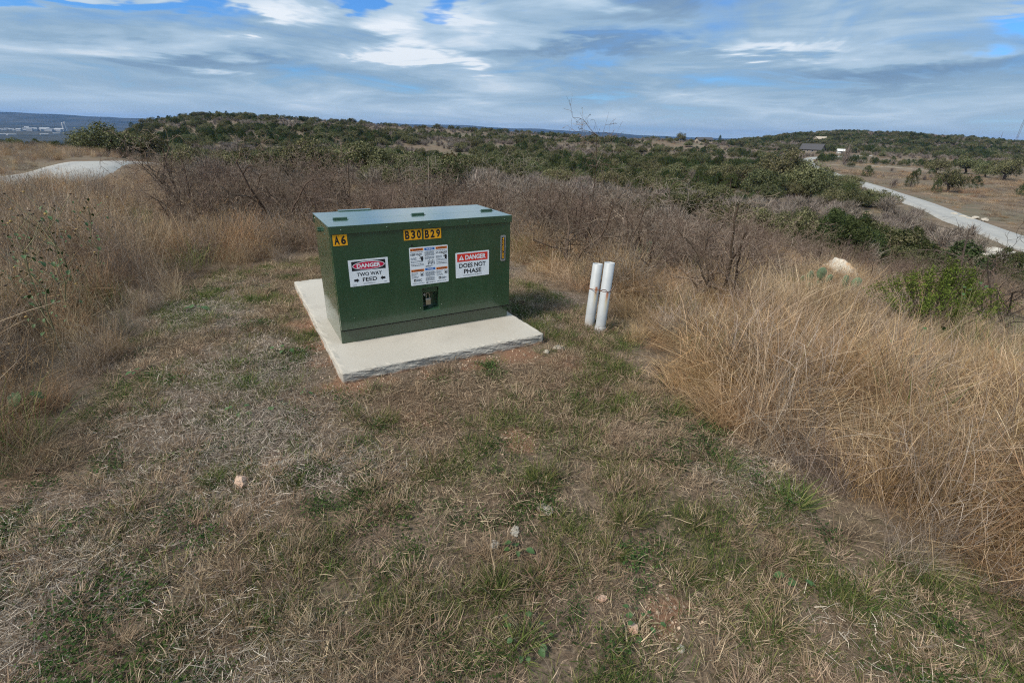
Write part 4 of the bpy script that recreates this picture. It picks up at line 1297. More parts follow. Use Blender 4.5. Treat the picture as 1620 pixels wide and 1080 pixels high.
def shrub_protos():
    out = []
    for k in range(7):
        g = np.random.default_rng(100 + k)
        mn, tw = grow(g, 9 + k % 3, 1.0, 1.15, 3, .0085, .2, (6, 6, 4))
        # normalise to height 1
        top = max(q[:, 2].max() for q, _, _ in mn + tw)
        for lst in (mn, tw):
            for i, (q, r, l) in enumerate(lst): lst[i] = (q / top, r, l)
        out.append((limb_mesh('limbs', mn, 4, .003, g), limb_mesh('twigs', tw, 3, .0011, g)))
    for k in range(4):          # more open shrubs: fewer, stouter, crooked branches
        g = np.random.default_rng(150 + k)
        mn, tw = grow(g, 4 + k % 2, 1.0, .9, 3, .014, .26, (6, 5, 3))
        top = max(q[:, 2].max() for q, _, _ in mn + tw)
        for lst in (mn, tw):
            for i, (q, r, l) in enumerate(lst): lst[i] = (q / top, r, l)
        out.append((limb_mesh('limbs', mn, 5, .004, g), limb_mesh('twigs', tw, 3, .0016, g)))
    return out
SHRUBS = shrub_protos()
for a_, b_ in SHRUBS:
    a_.materials.append(M_TWIG); b_.materials.append(M_TWIG)


def put_shrub(x, y, h, wide, k, label, group, name='bare_shrub'):
    e = empty(name, (x, y, tz1(x, y) - .02), random.random() * 6.283, label, 'shrub', group)
    e.scale = (h * wide, h * wide, h)
    a, b = SHRUBS[k % len(SHRUBS)]
    link(bpy.data.objects.new('limbs', a), e); link(bpy.data.objects.new('twigs', b), e)
    return e


NEAR_MARKS = [(-29, 'at the road end of the bare thicket'), (-25, 'in the middle of the bare thicket'), (-20.3, 'at the cabinet end of the bare thicket'), (-14, 'behind the A6 corner of the cabinet'), (-8, 'behind the middle of the cabinet lid'), (-2, 'behind the far corner of the cabinet'), (4, 'just past the cabinet'), (9, 'left of the white pipes'), (14, 'directly behind the white pipes'), (20, 'right of the white pipes'), (27, 'above the matted straw grass'), (34, 'left of the boulder'), (39, 'behind the boulder'), (99, 'behind the juniper bush')]
def mark(lst, deg):
    for lim, txt in lst:
        if deg < lim: return txt
    return lst[-1][1]


def plant_shrubs():
    rs = random.Random(12)
    def ring(n, a0, a1, r0, r1, h0, h1, label, group, minsep):
        pts = []
        tries = 0
        while len(pts) < n and tries < n * 60:
            tries += 1
            a = R(rs.uniform(a0, a1)); r = math.sqrt(rs.uniform(r0 * r0, r1 * r1))
            x, y = r * math.sin(a), r * math.cos(a)
            if inside(MOWN, np.array([x]), np.array([y]))[0] or edge_dist(MOWN, np.array([x]), np.array([y]))[0] < .42: continue
            if r < 6.3 and rs.random() < .5: continue
            if math.hypot(x - 7.4, y - 10.9) < 1.7 or math.hypot(x - 6.3, y - 6.9) < 1.7 or math.hypot(x - 6.6, y - 9.4) < 1.2: continue
            if any(math.hypot(x - u_, y - v_) < minsep for u_, v_ in pts): continue
            pts.append((x, y))
            h, w = rs.uniform(h0, h1), rs.uniform(.75, 1.05)
            kk = rs.randrange(7) if rs.random() < .62 else 7 + rs.randrange(4)
            if kk > 6: h *= 1.18
            size = 'low' if h < h0 + .33 * (h1 - h0) else 'mid-height' if h < h0 + .66 * (h1 - h0) else 'tall'
            row = 'front row' if r < r0 + .25 * (r1 - r0) else 'back row' if r > r0 + .8 * (r1 - r0) else 'middle row'
            put_shrub(x, y, h, w, kk, '%s%s %s %s, %s' % (size, ' spreading' if w > .9 else ' narrow', label, mark(NEAR_MARKS, math.degrees(a)), row), group)
    ring(26, -34, -20.5, 10.0, 14.5, 1.35, 1.8, 'leafless grey-brown shrub', 'shrubs of the thicket beside the tall faded grass', .7)
    ring(50, -20, 8, 7.9, 15, 1.05, 1.45, 'leafless twiggy shrub', 'shrubs behind the cabinet', .7)
    ring(58, 5, 27, 5.3, 14, .85, 1.35, 'leafless thorny shrub', 'shrubs behind the pipes', .75)
    ring(60, -20, 27, 15, 30, .85, 1.3, 'bare grey slope shrub', 'shrubs on the slope behind the brush', 1.1)
    ring(70, 24, 47, 13.2, 32, .85, 1.4, 'bare grey shrub', 'shrubs on the slope below the boulder', 1.0)
plant_shrubs()


def sapling(name, x, y, h, seed, label, stems=1, lean=(0, 0), mat=None, spread=.25, r=.016, kids=(8, 5, 3), wig=.2, cat='sapling'):
    g = np.random.default_rng(seed)
    mn, tw = grow(g, stems, 1.0, spread, 3, r / h, wig, kids, droop=.3)
    top = max(q[:, 2].max() for q, _, _ in mn + tw)
    e = empty(name, (x, y, tz1(x, y)), 0, label, cat)
    fin = []
    for lst in (mn, tw):
        L2 = []
        for q, rr, l in lst:
            q = q / top * h; q[:, 0] += lean[0] * q[:, 2]; q[:, 1] += lean[1] * q[:, 2]
            L2.append((q, rr * h, l))
        fin.append(L2)
    mobj('trunk', limb_mesh('trunk', fin[0], 6, .003, g), mat or M_TWIG, e)
    mobj('twigs', limb_mesh('twigs', fin[1], 3, .0024, g), mat or M_TWIG, e)
    return e, fin


def plant_saplings():
    a = R(8.6)
    e, fin = sapling('mesquite_sapling', 9.0 * math.sin(a), 9.0 * math.cos(a), 2.6, 43, 'tall thin bare sapling poking above the skyline behind the pipes', 1, (.05, 0), spread=.1, kids=(13, 5, 3), wig=.09, r=.022)
    e.scale = (.55, .55, 1)
    g = np.random.default_rng(9)
    C = np.concatenate([q[2:] for q, _, l in fin[1] if l == 3 and q[-1, 2] > 1.5][:46]); C = C[g.random(len(C)) < .5]
    v, f, t = cards(g, C, g.normal(0, 1, (len(C), 3)), (.014, .03), 1.5)
    mobj('leaves', np_mesh('leaves', v, f, t), M_OAK, e)
    for (px, r, h, seed, lab, st, ln, sp) in (
        (1090, 8.6, 1.5, 51, 'bare thorny shrub with pale arching branches behind the straw grass', 5, (.1, 0), 1.3),
        (1200, 9.6, 1.5, 52, 'wide bare shrub with pale twisted branches in front of the dark oaks', 5, (-.05, 0), 1.4),
        (1010, 7.6, 1.35, 53, 'low bare shrub with reddish crooked branches right behind the pipes', 5, (.0, 0), 1.0),
        (640, 11.0, 1.75, 54, 'bare shrub with pale branch tips above the brush behind the cabinet lid', 4, (0, 0), .8),
        (800, 10.5, 1.8, 55, 'bare shrub with whitish branch tips above the far corner of the cabinet', 4, (0, 0), .8),
        (300, 12.0, 1.95, 56, 'tallest bare shrub in the thicket near the road bend', 4, (-.1, 0), .9),
        (450, 12.5, 1.7, 57, 'bare shrub with loose upright branches where the thicket meets the olive oaks', 4, (.05, 0), .9)):
        b = bearing(px); sapling('bare_shrub', r * math.sin(b), r * math.cos(b), h, seed, lab, st, ln, M_TWIGP if seed in (51, 52, 54, 55) else M_TWIG, sp, .013, (7, 5, 3), .24, 'shrub')
    b = bearing(1535, 400); sapling('dead_sapling', 17 * math.sin(b), 17 * math.cos(b), 2.15, 61, 'dark dead sapling standing straight in front of the valley road', 1, (0, 0), M_BARK, .03, .03, (4, 3, 2), .06)
    b = R(46.0); sapling('mesquite_sapling', 11 * math.sin(b), 11 * math.cos(b), 2.0, 62, 'dark mesquite with arching bare branches crossing the valley road', 4, (-.5, 0), M_BARK, .8, .02, (6, 4, 3), .16)
plant_saplings()


# --- trees: oak, juniper, far bare brush; unit height, copied with their parts
def oak_protos():
    res = []
    for k in range(6):
        g = np.random.default_rng(300 + k)
        nl = 7 + k % 3
        lobes = []
        for i in range(nl):
            a = 2 * math.pi * i / nl + g.normal(0, .3); rr = g.uniform(.22, .52)
            lobes.append((np.array([rr * math.cos(a), rr * math.sin(a), g.uniform(.36, .70)]), g.uniform(.22, .34)))
        lobes.append((np.array([g.normal(0, .08), g.normal(0, .08), .76]), .26))
        paths, radii = [], []
        tp = np.array([[0, 0, -.04], [g.normal(0, .02), g.normal(0, .02), .14], [g.normal(0, .04), g.normal(0, .04), .30]])
        paths.append(tp); radii.append(np.array([.062, .045, .038]))
        for c, r in lobes:
            mid = (tp[2] + c) / 2 + g.normal(0, .04, 3)
            paths.append(np.array([tp[2], mid, c, c + (c - mid) * .4])); radii.append(np.array([.030, .021, .012, .004]))
        V, F = tube_arrays(paths, radii, 6)
        trunk = np_mesh('trunk', V, F)
        C, Nn = [], []
        for c, r in lobes:
            m_ = int(32 * (r / .26) ** 2)
            d = g.normal(0, 1, (m_, 3)); d[:, 2] = d[:, 2] * .8 + .15; d /= np.linalg.norm(d, axis=1, keepdims=True)
            cc = c + d * r * g.uniform(.62, 1.08, (m_, 1)) * np.array([1, 1, .78])
            for q, dd in zip(cc, d):
                nn = g.integers(14, 26)
                C.append(q + g.normal(0, .042, (nn, 3))); Nn.append(np.tile(dd + [0, 0, .4], (nn, 1)))
        C = np.concatenate(C); Nn = np.concatenate(Nn)
        v, f, t = cards(g, C, Nn, (.018, .042), 1.4, (0, 1), .7)
        res.append((trunk, np_mesh('crown', v, f, t)))
    return res
def juniper_protos():
    res = []
    for k in range(6):
        g = np.random.default_rng(400 + k)
        V, F = tube_arrays([np.array([[0, 0, -.05], [0, 0, .4], [g.normal(0, .03), 0, .85]])], [np.array([.05, .035, .01])], 6)
        trunk = np_mesh('trunk', V, F)
        wide = [.42, .5, .36, .46, .55, .4][k]
        C, Nn = [], []
        for i in range(150):
            h = g.random() ** .8 * .97
            rad = wide * (1 - h ** (1.7 if k % 2 else 2.4)) ** .75 * (.55 + .45 * min(1, h / .12))
            a = g.random() * 6.283
            lump = 1 + .22 * math.sin(3 * a + k) * math.sin(7 * h + k) + g.normal(0, .09)
            q = np.array([math.cos(a) * rad * lump, math.sin(a) * rad * lump, .03 + h])
            nn = g.integers(16, 28)
            off = g.normal(0, .034, (nn, 3)); off[:, 2] *= 1.5
            C.append(q + off); Nn.append(np.tile([math.cos(a), math.sin(a), .5], (nn, 1)))
        C = np.concatenate(C); Nn = np.concatenate(Nn)
        v, f, t = cards(g, C, Nn, (.016, .036), 1.7, (0, 1), .7)
        v[:, 2] = np.maximum(v[:, 2], -.04)
        res.append((trunk, np_mesh('crown', v, f, t)))
    return res
def brush_protos():
    res = []
    for k in range(5):
        g = np.random.default_rng(500 + k)
        n = 620
        a = g.random(n) * 6.283; el = np.abs(g.normal(0, .55, n)) ; th = np.clip(el, 0, 1.45)
        d = np.stack([np.sin(th) * np.cos(a), np.sin(th) * np.sin(a), np.cos(th)], -1)
        s = g.uniform(.05, .75, n)[:, None]
        p0 = d * s * np.array([.95, .95, 1]); p0[:, :2] += g.normal(0, .09, (n, 2)); p1 = p0 + (d + g.normal(0, .35, (n, 3))) * g.uniform(.14, .32, n)[:, None]
        p0[:, 2] = np.maximum(p0[:, 2], -.02); p1[:, 2] = np.maximum(p1[:, 2], .0)
        sd = np.cross(p1 - p0, g.normal(0, 1, (n, 3))); sd /= np.linalg.norm(sd, axis=1, keepdims=True) + 1e-9
        w = g.uniform(.006, .014, n)[:, None]
        V = np.stack([p0 - sd * w, p0 + sd * w, p1 + sd * w * .4, p1 - sd * w * .4], 1).reshape(-1, 3)
        F = np.arange(n * 4).reshape(-1, 4)
        res.append((None, np_mesh('brush', V, F, np.repeat(g.random(n), 4))))
    return res
OAKS, JUNS, BRUSH = oak_protos(), juniper_protos(), brush_protos()
for t_, c_ in OAKS: t_.materials.append(M_BARK); c_.materials.append(M_OAK)
for t_, c_ in JUNS: t_.materials.append(M_BARK); c_.materials.append(M_JUN)
for _, c_ in BRUSH: c_.materials.append(M_BARE)


def put_tree(kind, x, y, h, w, k, label, group=None, mat=None, parts=True):
    """w: crown width over height, relative to the source tree"""
    protos = {'live_oak': OAKS, 'juniper_tree': JUNS, 'bare_brush': BRUSH}[kind]
    t, c = protos[k % len(protos)]
    z = tz1(x, y) - .05
    cat = {'live_oak': 'tree', 'juniper_tree': 'tree', 'bare_brush': 'shrub'}[kind]
    if t is None:
        o = bpy.data.objects.new(kind, c); o.location = (x, y, z); o.rotation_euler = (0, 0, random.random() * 6.28); o.scale = (h * w, h * w, h)
        link(o); return tag(o, label, cat, group)
    e = empty(kind, (x, y, z), random.random() * 6.283, label, cat, group)
    e.scale = (h * w, h * w, h)
    link(bpy.data.objects.new('trunk', t), e)
    o = link(bpy.data.objects.new('crown', c), e)
    if mat is not None:
        o.material_slots[0].link = 'OBJECT'; o.material_slots[0].material = mat
    return e


TREES_AT = []
def plant_named_trees():
    L = [  # kind, column, distance, height, width, variant, label, material
        ('live_oak', 168, 98, 4.9, 1.35, 0, 'broad dark live oak standing above the road bend against the far blue ridge', None),
        ('live_oak', 218, 104, 4.6, 1.35, 2, 'spreading live oak right of the road bend, at the foot of the hill', None),
        ('live_oak', 138, 108, 3.0, 1.2, 4, 'small live oak just left of the broad oak at the road bend', None),
        ('live_oak', 488, 72, 5.4, 1.1, 1, 'tall olive-green live oak rising behind the bare thicket', None),
        ('live_oak', 535, 78, 4.6, 1.2, 3, 'olive live oak left of the rounded brownish juniper', None),
        ('live_oak', 594, 70, 4.2, 1.35, 5, 'wide olive live oak above the lid of the green cabinet', None),
        ('live_oak', 440, 84, 3.6, 1.3, 2, 'low olive oak at the edge of the bare thicket', None),
        ('live_oak', 655, 76, 3.0, 1.4, 0, 'low olive oak just left of the rounded brownish juniper', None),
        ('juniper_tree', 710, 56, 3.3, 1.0, 4, 'rounded brownish juniper alone above the brush behind the cabinet', M_RUSTJ),
        ('live_oak', 1248, 132, 9.6, .80, 1, 'tallest live oak of the clump beside the valley road', None),
        ('live_oak', 1196, 126, 6.2, 1.15, 3, 'dark live oak at the near end of the clump beside the valley road', None),
        ('live_oak', 1288, 126, 7.4, 1.0, 5, 'rounded bright live oak where the valley road comes out of the trees', None),
        ('live_oak', 1312, 122, 6.4, .95, 0, 'rounded live oak touching the edge of the valley road', None),
        ('live_oak', 1222, 118, 5.6, 1.2, 2, 'low live oak in front of the tallest oak of the clump', None),
        ('live_oak', 1160, 134, 5.2, 1.3, 4, 'spreading olive oak behind the pale twisted shrub', None),
        ('juniper_tree', 1405, 47, 3.4, .72, 2, 'pointed dark juniper in front of the valley road', None),
        ('juniper_tree', 1352, 54, 3.6, 1.0, 1, 'bushy dark juniper left of the pointed juniper near the valley road', None),
        ('juniper_tree', 1380, 60, 3.2, 1.1, 5, 'broad dark juniper behind the pointed juniper near the valley road', None),
        ('live_oak', 1445, 46, 3.3, 1.0, 3, 'small loose oak whose crown tops overlap the valley road', None),
        ('live_oak', 1490, 40, 1.9, 1.1, 1, 'yellowish small oak bordering the valley road', None),
        ('juniper_tree', 1435, 40, 1.7, 1.2, 0, 'low dark juniper bush below the small loose oak', None),
        ('live_oak', 1565, 36, 1.5, 1.0, 4, 'dark bush oak in front of the white caliche bank', None),
        ('live_oak', 1527, 176, 6.4, .95, 1, 'lone live oak in the middle of the field across the road', None),
        ('juniper_tree', 1508, 172, 3.2, .9, 2, 'juniper leaning against the lone oak in the field', None),
        ('juniper_tree', 1463, 186, 4.2, .85, 3, 'upright juniper left of the lone oak in the field', None),
        ('live_oak', 1498, 270, 6.6, 1.1, 0, 'round oak at the back of the field across the road', None),
        ('live_oak', 1545, 282, 7.4, 1.2, 3, 'broad oak in the row at the back of the field', None),
        ('live_oak', 1578, 266, 5.6, 1.2, 5, 'low oak in the row at the back of the field, near the frame edge', None),
        ('live_oak', 1612, 250, 8.0, 1.0, 2, 'dark oak cut by the edge of the picture at the back of the field', None),
        ('bare_brush', 1345, 300, 9.5, .42, 1, 'tall grey leafless bush standing in the field below the roofed house', None),
        ('live_oak', 1076, 470, 7.5, .8, 3, 'lone round oak breaking the skyline above the valley', None),
        ('juniper_tree', 1138, 470, 7.0, .5, 0, 'thin upright tree on the skyline near the small distant roof', None),
    ]
    for kind, px, r, h, w, k, lab, mt in L:
        x, y, z = spot(px, r)
        put_tree(kind, x, y, h, w, k, lab, None, mt)
        TREES_AT.append((x, y, h * w * .45))
plant_named_trees()


def plant_woods():
    g = np.random.default_rng(77)
    n = 34000
    a = np.radians(g.uniform(-50, 50, n)); u_ = g.random(n)
    r = np.exp(np.log(34) + u_ * (np.log(1050) - np.log(34)))
    # even cover on the land: thin the near part by area
    xa = g.random(n) < .16                                     # the far rise is wooded all over
    a = np.where(xa, np.radians(g.uniform(19, 50, n)), a); r = np.where(xa, np.sqrt(g.uniform(560. ** 2, 1040. ** 2, n)), r)
    keep = g.random(n) < np.clip((r / 230) ** 1.6, .012, 1) * np.where((np.degrees(a) > 18) & (r > 470), 1.0, .85)
    a, r = a[keep], r[keep]
    x, y = r * np.sin(a), r * np.cos(a); deg = np.degrees(a)
    rd = road_dist(x, y)
    dens = fbm(x, y, .022, 3); dens2 = fbm(x + 500, y, .06, 2)
    ok = rd > 5.5
    ok &= dens2 > np.where((r > 470) & (deg > 18), .2, np.where(r > 250, .36, .34))
    # open ground: the slope left of the road, the pasture right of the valley road, the clearings
    right_of = (x - np.interp(y, [0, 49, 77, 109, 140, 165, 196, 236, 288, 325, 460], [40, 60, 72, 86, 98, 107, 118, 134, 160, 182, 270]))
    ok &= ~((deg < -33.5) & (r < 104)) & ~((deg < -37.5) & ((r < 124) | (r > 175)))
    ok &= ~((deg < -35) & (r > 300) & (deg < -36.2))
    ok &= ~((deg > 37.5) & (r < 66) & (g.random(len(r)) > .3))
    ok &= ~((right_of > 3) & (r < 330) & (g.random(len(r)) > .035))
    ok &= ~((right_of > -9) & (right_of <= 3) & (r < 170) & (g.random(len(r)) > .25))
    ok &= ~((right_of > 3) & (r >= 330) & (r < 470) & (fbm(x, y, .03) < .56))
    cl = np.zeros(len(r), bool)
    for px, rr, ra, rx_ in ((1035, 330, 60, 9), (1190, 300, 40, 10), (1230, 480, 60, 14), (1330, 500, 50, 12), (640, 470, 30, 22), (570, 330, 16, 20)):
        b = bearing(px); X, Y = rr * math.sin(b), rr * math.cos(b)
        tx, ty = math.cos(b), -math.sin(b)
        du = (x - X) * tx + (y - Y) * ty; dv = (x - X) * math.sin(b) + (y - Y) * math.cos(b)
        cl |= (du / ra) ** 2 + (dv / rx_) ** 2 < 1
    ok &= ~cl
    for (X, Y, rad) in TREES_AT: ok &= np.hypot(x - X, y - Y) > rad * .8
    hb = bearing(1288); HX, HY = 505 * math.sin(hb), 505 * math.cos(hb)
    ok &= np.hypot(x - HX, y - HY) > 20
    x, y, r, deg = x[ok], y[ok], r[ok], deg[ok]
    n = len(x)
    kn = fbm(x + 90, y + 40, .03, 3) + g.normal(0, .10, n)
    kn = kn + np.where(r < 90, .06, .0) - np.where((r > 500) & (deg > 18), .04, 0)
    kind = np.where(kn > .505, 2, np.where(kn > .42, 0, 1))            # 0 oak, 1 juniper, 2 bare
    h = np.where(kind == 0, g.uniform(2.4, 4.6, n), np.where(kind == 1, g.uniform(1.6, 3.8, n), g.uniform(1.3, 2.6, n)))
    h *= np.where(r < 60, .75, 1) * np.where((deg < -37.5) & (r < 200), .5, 1) * np.where((r > 470) & (deg > 20), 1.35, 1)
    w = np.where(kind == 0, g.uniform(.9, 1.35, n), np.where(kind == 1, g.uniform(.85, 1.4, n), g.uniform(.9, 1.5, n)))
    var = g.integers(0, 30, n)
    names = ['live_oak', 'juniper_tree', 'bare_brush']
    FAR = [(-38, 'beyond the road bend'), (-33, 'behind the oak at the road bend'), (-24, 'above the bare thicket'), (-17, 'behind the tall olive oak'), (-11, 'behind the wide olive oak'), (-4, 'near the rounded brownish juniper'), (3, 'over the far corner of the cabinet'), (8, 'left of the thin sapling'), (13, 'right of the thin sapling'), (19, 'below the lone skyline oak'), (25, 'left of the oak clump'), (31, 'around the oak clump by the valley road'), (38, 'along the middle of the valley road'), (99, 'by the near end of the valley road')]
    def describe(kd, i):
        lo, hi = ((2.4, 4.6), (1.6, 3.8), (1.3, 2.6))[kd]
        q = (h[i] - lo) / (hi - lo); size = 'low' if q < .33 else 'medium' if q < .66 else 'tall'
        v = (w[i] - .87) / .5; form = 'narrow' if v < .3 else 'rounded' if v < .66 else 'spreading'
        band = 'near-slope' if r[i] < 60 else 'valley-side' if r[i] < 120 else 'valley-floor' if r[i] < 230 else 'hillside' if r[i] < 400 else 'skyline'
        return '%s %s %s %s %s' % (size, form, band, ('olive live oak', 'dark juniper', 'grey leafless brush')[kd], mark(FAR, deg[i]))
    what = ['live oaks scattered over the valley and hills', 'junipers scattered over the valley and hills', 'leafless brush mounds scattered over the valley and hills']
    rest = []
    for kd in range(3):
        ids = np.where(kind == kd)[0]
        # apparent size decides which stand as things of their own
        order = ids[np.argsort(-(h[ids] * np.minimum(w[ids], 1.2) / r[ids]))]
        for i in order[:300]:
            put_tree(names[kd], float(x[i]), float(y[i]), float(h[i]), float(w[i]), int(var[i]), describe(kd, i), what[kd])
        rest.append(order[300:])
    coll = proto_collection('woods', [(c, None) for _, c in OAKS] + [(c, None) for _, c in JUNS] + [(c, None) for _, c in BRUSH])
    base = [0, 6, 12]; cnt = [6, 6, 5]
    labs = ['distant olive live oaks covering the hills as one mass', 'distant dark junipers covering the hills as one mass', 'distant grey leafless brush between the trees on the hills']
    nms = ['distant_oak_woodland', 'distant_juniper_woodland', 'distant_bare_brush']
    print('WOODS', n, [len(q) for q in rest])
    for kd in range(3):
        ids = rest[kd]
        if not len(ids): continue
        X, Y = x[ids], y[ids]
        P = np.stack([X, Y, tz(X, Y) - .05], -1)
        rot = np.stack([np.zeros(len(ids))] * 2 + [g.random(len(ids)) * 6.283], -1)
        S = np.stack([h[ids] * w[ids], h[ids] * w[ids], h[ids]], -1)
        scatter(nms[kd], coll, P, rot, S, base[kd] + var[ids] % cnt[kd], labs[kd], 'woodland')
plant_woods()

# ------------------------------------------------------------------ boulder, cactus, juniper bush and weeds
def stone_material(name, pale, warm, k=.5):
    mt, w, b = new_mat(name)
    pos = w.n('ShaderNodeTexCoord').outputs['Object']
    n = w.noise(pos, 3, 6, .65); n2 = w.noise(pos, 18, 6, .7)
    c = w.mix(w.step(n, k - .12, k + .12), pale, warm)
    c = w.mix(w.math('MULTIPLY', w.step(n2, .55, .75), .6), c, (0.22, .17, .12))
    w.put(b.inputs['Base Color'], c); b.inputs['Roughness'].default_value = .95
    bp = w.n('ShaderNodeBump'); bp.inputs['Strength'].default_value = .8; bp.inputs['Distance'].default_value = .03
    w.put(bp.inputs['Height'], n2); w.put(b.inputs['Normal'], bp.outputs[0])
    return mt
M_LIME = stone_material('weathered_limestone', (0.50, 0.46, 0.39), (0.42, 0.25, 0.125))
M_PINK = stone_material('pinkish_limestone', (0.50, 0.36, 0.27), (0.42, 0.24, 0.16))
M_PALE = stone_material('pale_limestone', (0.38, 0.34, 0.28), (0.32, 0.26, 0.2), .62)


def rock(name, x, y, size, seed, mat, label, cat='rock', sub=3, sink=.35, rough=.28, group=None):
    g = np.random.default_rng(seed)
    b = bmesh.new(); bmesh.ops.create_icosphere(b, subdivisions=sub, radius=1)
    off = g.uniform(0, 50, 3)
    planes = g.normal(0, 1, (9, 3)); planes /= np.linalg.norm(planes, axis=1, keepdims=True); cut = g.uniform(.62, .95, 9)
    for v in b.verts:
        c = np.array(v.co)
        for p_, d_ in zip(planes, cut):
            s_ = c @ p_
            if s_ > d_: c = c - p_ * (s_ - d_) * .9
        n = fbm(np.array([c[0] * 1.3 + off[0] + c[2]]), np.array([c[1] * 1.3 + off[1] - c[2]]), 1.4, 3)[0] - .5
        n2 = fbm(np.array([c[0] + off[2] + c[2] * 2]), np.array([c[1] - c[2] * 2]), 6, 2)[0] - .5
        v.co = Vector(c * (1 + n * rough * 2 + n2 * .12)) * 1.0
        v.co.x *= size[0] / 2; v.co.y *= size[1] / 2; v.co.z *= size[2] / 2
    q = MB(); q.bm.free(); q.bm = b
    o = q.build(name, mat, smooth=sub > 3, loc=(x, y, tz1(x, y) + size[2] * (.5 - sink)), rot=(0, 0, g.random() * 6.28))
    return tag(o, label, cat, group)


b_ = bearing(1332, 425)
rock('boulder', 13.3 * math.sin(b_), 13.3 * math.cos(b_), (1.0, .85, .9), 9, M_LIME, 'white and orange limestone boulder half sunk in the dry slope', 'boulder', 5, .16, .16)

STONES = [(-1.315, 1.93, (.10, .075, .06), M_PINK, 'pinkish stone in the short grass left of the foreground'),
          (-1.19, 2.08, (.13, .05, .035), M_PALE, 'flat pale stone chip beside the pinkish stone'),
          (-.055, 1.575, (.065, .05, .03), M_PALE, 'crumbly white stone in the short grass near the frame foot'),
          (.035, 1.66, (.04, .075, .025), M_PALE, 'thin upright pale chip just behind the crumbly white stone'),
          (.175, 1.80, (.10, .06, .03), M_PALE, 'pale grey stone flake in the middle of the mown turf'),
          (.465, 1.215, (.045, .04, .035), M_PINK, 'cream pebble lying on the bare red earth'),
          (.365, 1.335, (.05, .03, .025), M_PINK, 'small pinkish chip at the rim of the bare red earth'),
          (.62, 1.155, (.03, .03, .02), M_PALE, 'white pebble nearest the foreground corner of the bare earth'),
          (.385, 3.68, (.10, .07, .035), M_PALE, 'flat pale stone beside the near corner of the pad'),
          (.28, 3.60, (.06, .05, .03), M_PALE, 'small pale stone chip under the corner of the pad')]
for i, (x, y, s_, mt, lab) in enumerate(STONES):
    rock('stone', x, y, s_, 60 + i, mt, lab, 'stone', 3, .15)
for i, (px, r_) in enumerate(((1568, 118), (1580, 116), (1591, 119), (1606, 117), (1552, 121))):
    x, y, z = spot(px, r_)
    rock('field_stone', x, y, (1.6, 1.2, .7), 80 + i, M_PALE, 'white stone in the loose row lying across the field', 'stone', 2, .2, .28, 'stones lying across the field')

M_CACT = plain('blue_green_cactus', (0.105, 0.15, 0.085), .6, var=.3, scale=14, spec=.3)
M_LEAF = plain('fresh_green_leaf', (0.042, 0.085, 0.022), .6, var=.3, scale=30, spec=.4)
M_LEAFY = plain('yellowed_leaf', (0.30, 0.19, 0.05), .6, var=.3, scale=30)
M_STEM = plain('weed_stem', (0.16, 0.14, 0.07), .7, var=.25, scale=20)
M_DEADH = plain('dead_flower_head', (0.07, 0.045, 0.03), .9, var=.3)


def cactus_pad(parent, c, rx, rz, tilt, yaw):
    b = bmesh.new(); bmesh.ops.create_uvsphere(b, u_segments=14, v_segments=10, radius=1)
    for v in b.verts:
        v.co = Vector((v.co.x * rx * (1 - .22 * (v.co.z < 0) * -v.co.z), v.co.y * .022, (v.co.z + .95) * rz))
    q = MB(); q.bm.free(); q.bm = b
    return q.build('cactus_pad', M_CACT, parent, True, c, (0, tilt, yaw))


def prickly_pear(px, r, seed, label, pads):
    x, y, z = spot(px, r, 450)
    e = empty('prickly_pear', (x, y, z), 0, label, 'cactus')
    for (dx, dz, rx, rz, tilt, yaw) in pads:
        cactus_pad(e, (dx * .75, random.uniform(-.05, .05), dz * .75), rx * .68, rz * .68, tilt, yaw)
prickly_pear(1290, 10.3, 1, 'blue-green prickly pear in front of the boulder, larger clump', [(-.12, .30, .12, .15, -.25, .3), (.06, .36, .13, .17, .05, -.1), (.10, .10, .13, .15, .15, .4), (-.10, .02, .12, .15, -.2, -.3), (.22, .30, .09, .12, .5, .2), (-.28, .26, .10, .12, -.6, .5)])
prickly_pear(1338, 10.6, 2, 'blue-green prickly pear beside the boulder, nearer the juniper bush', [(-.03, .30, .10, .18, -.1, .1), (.16, .32, .13, .15, .35, -.2), (.05, .06, .12, .16, 0, .2)])
prickly_pear(1017, 8.2, 3, 'small prickly pear hidden in the brush behind the pipes', [(0, .34, .10, .13, .2, .2), (-.12, .30, .09, .12, -.3, -.2), (0, .08, .11, .15, 0, 0)])


def juniper_bush():
    g = np.random.default_rng(8)
    x, y, z = spot(1480, 8.3, 480)
    e = empty('juniper_bush', (x, y, z), 0, 'bright green young juniper bush growing out of the straw grass', 'shrub')
    e.scale = (.82, .82, .86)
    C, Nn, paths, radii = [], [], [], []
    for i in range(170):
        a = g.random() * 6.283; t = g.random() ** .7
        hd = Vector((math.cos(a) * t * .95, math.sin(a) * t * .75, .30 + .72 * (1 - t * .8) * g.uniform(.6, 1.15)))
        base = Vector((g.normal(0, .1), g.normal(0, .1), .0))
        p1 = base + (hd - base) * .6 + Vector((0, 0, -.06))
        p2 = hd + Vector((math.cos(a) * .10 * t, math.sin(a) * .10 * t, .14))
        paths.append(np.array([base[:], p1[:], hd[:], p2[:]])); radii.append(np.array([.007, .005, .003, .0012]))
        for k in range(60):
            s_ = g.uniform(.25, 1)
            q = (p1.lerp(hd, s_ * 2) if s_ < .5 else hd.lerp(p2, s_ * 2 - 1))
            C.append(np.array(q) + g.normal(0, .024, 3)); Nn.append(np.array([math.cos(a), math.sin(a), .6]))
    V, F = tube_arrays(paths, radii, 4)
    mobj('branches', np_mesh('branches', V, F), M_BARK, e)
    v, f, t = cards(g, np.array(C), np.array(Nn), (.009, .019), 2.8, (0, 1), .8)
    mobj('foliage', np_mesh('foliage', v, f, t), M_JUNB, e)
juniper_bush()


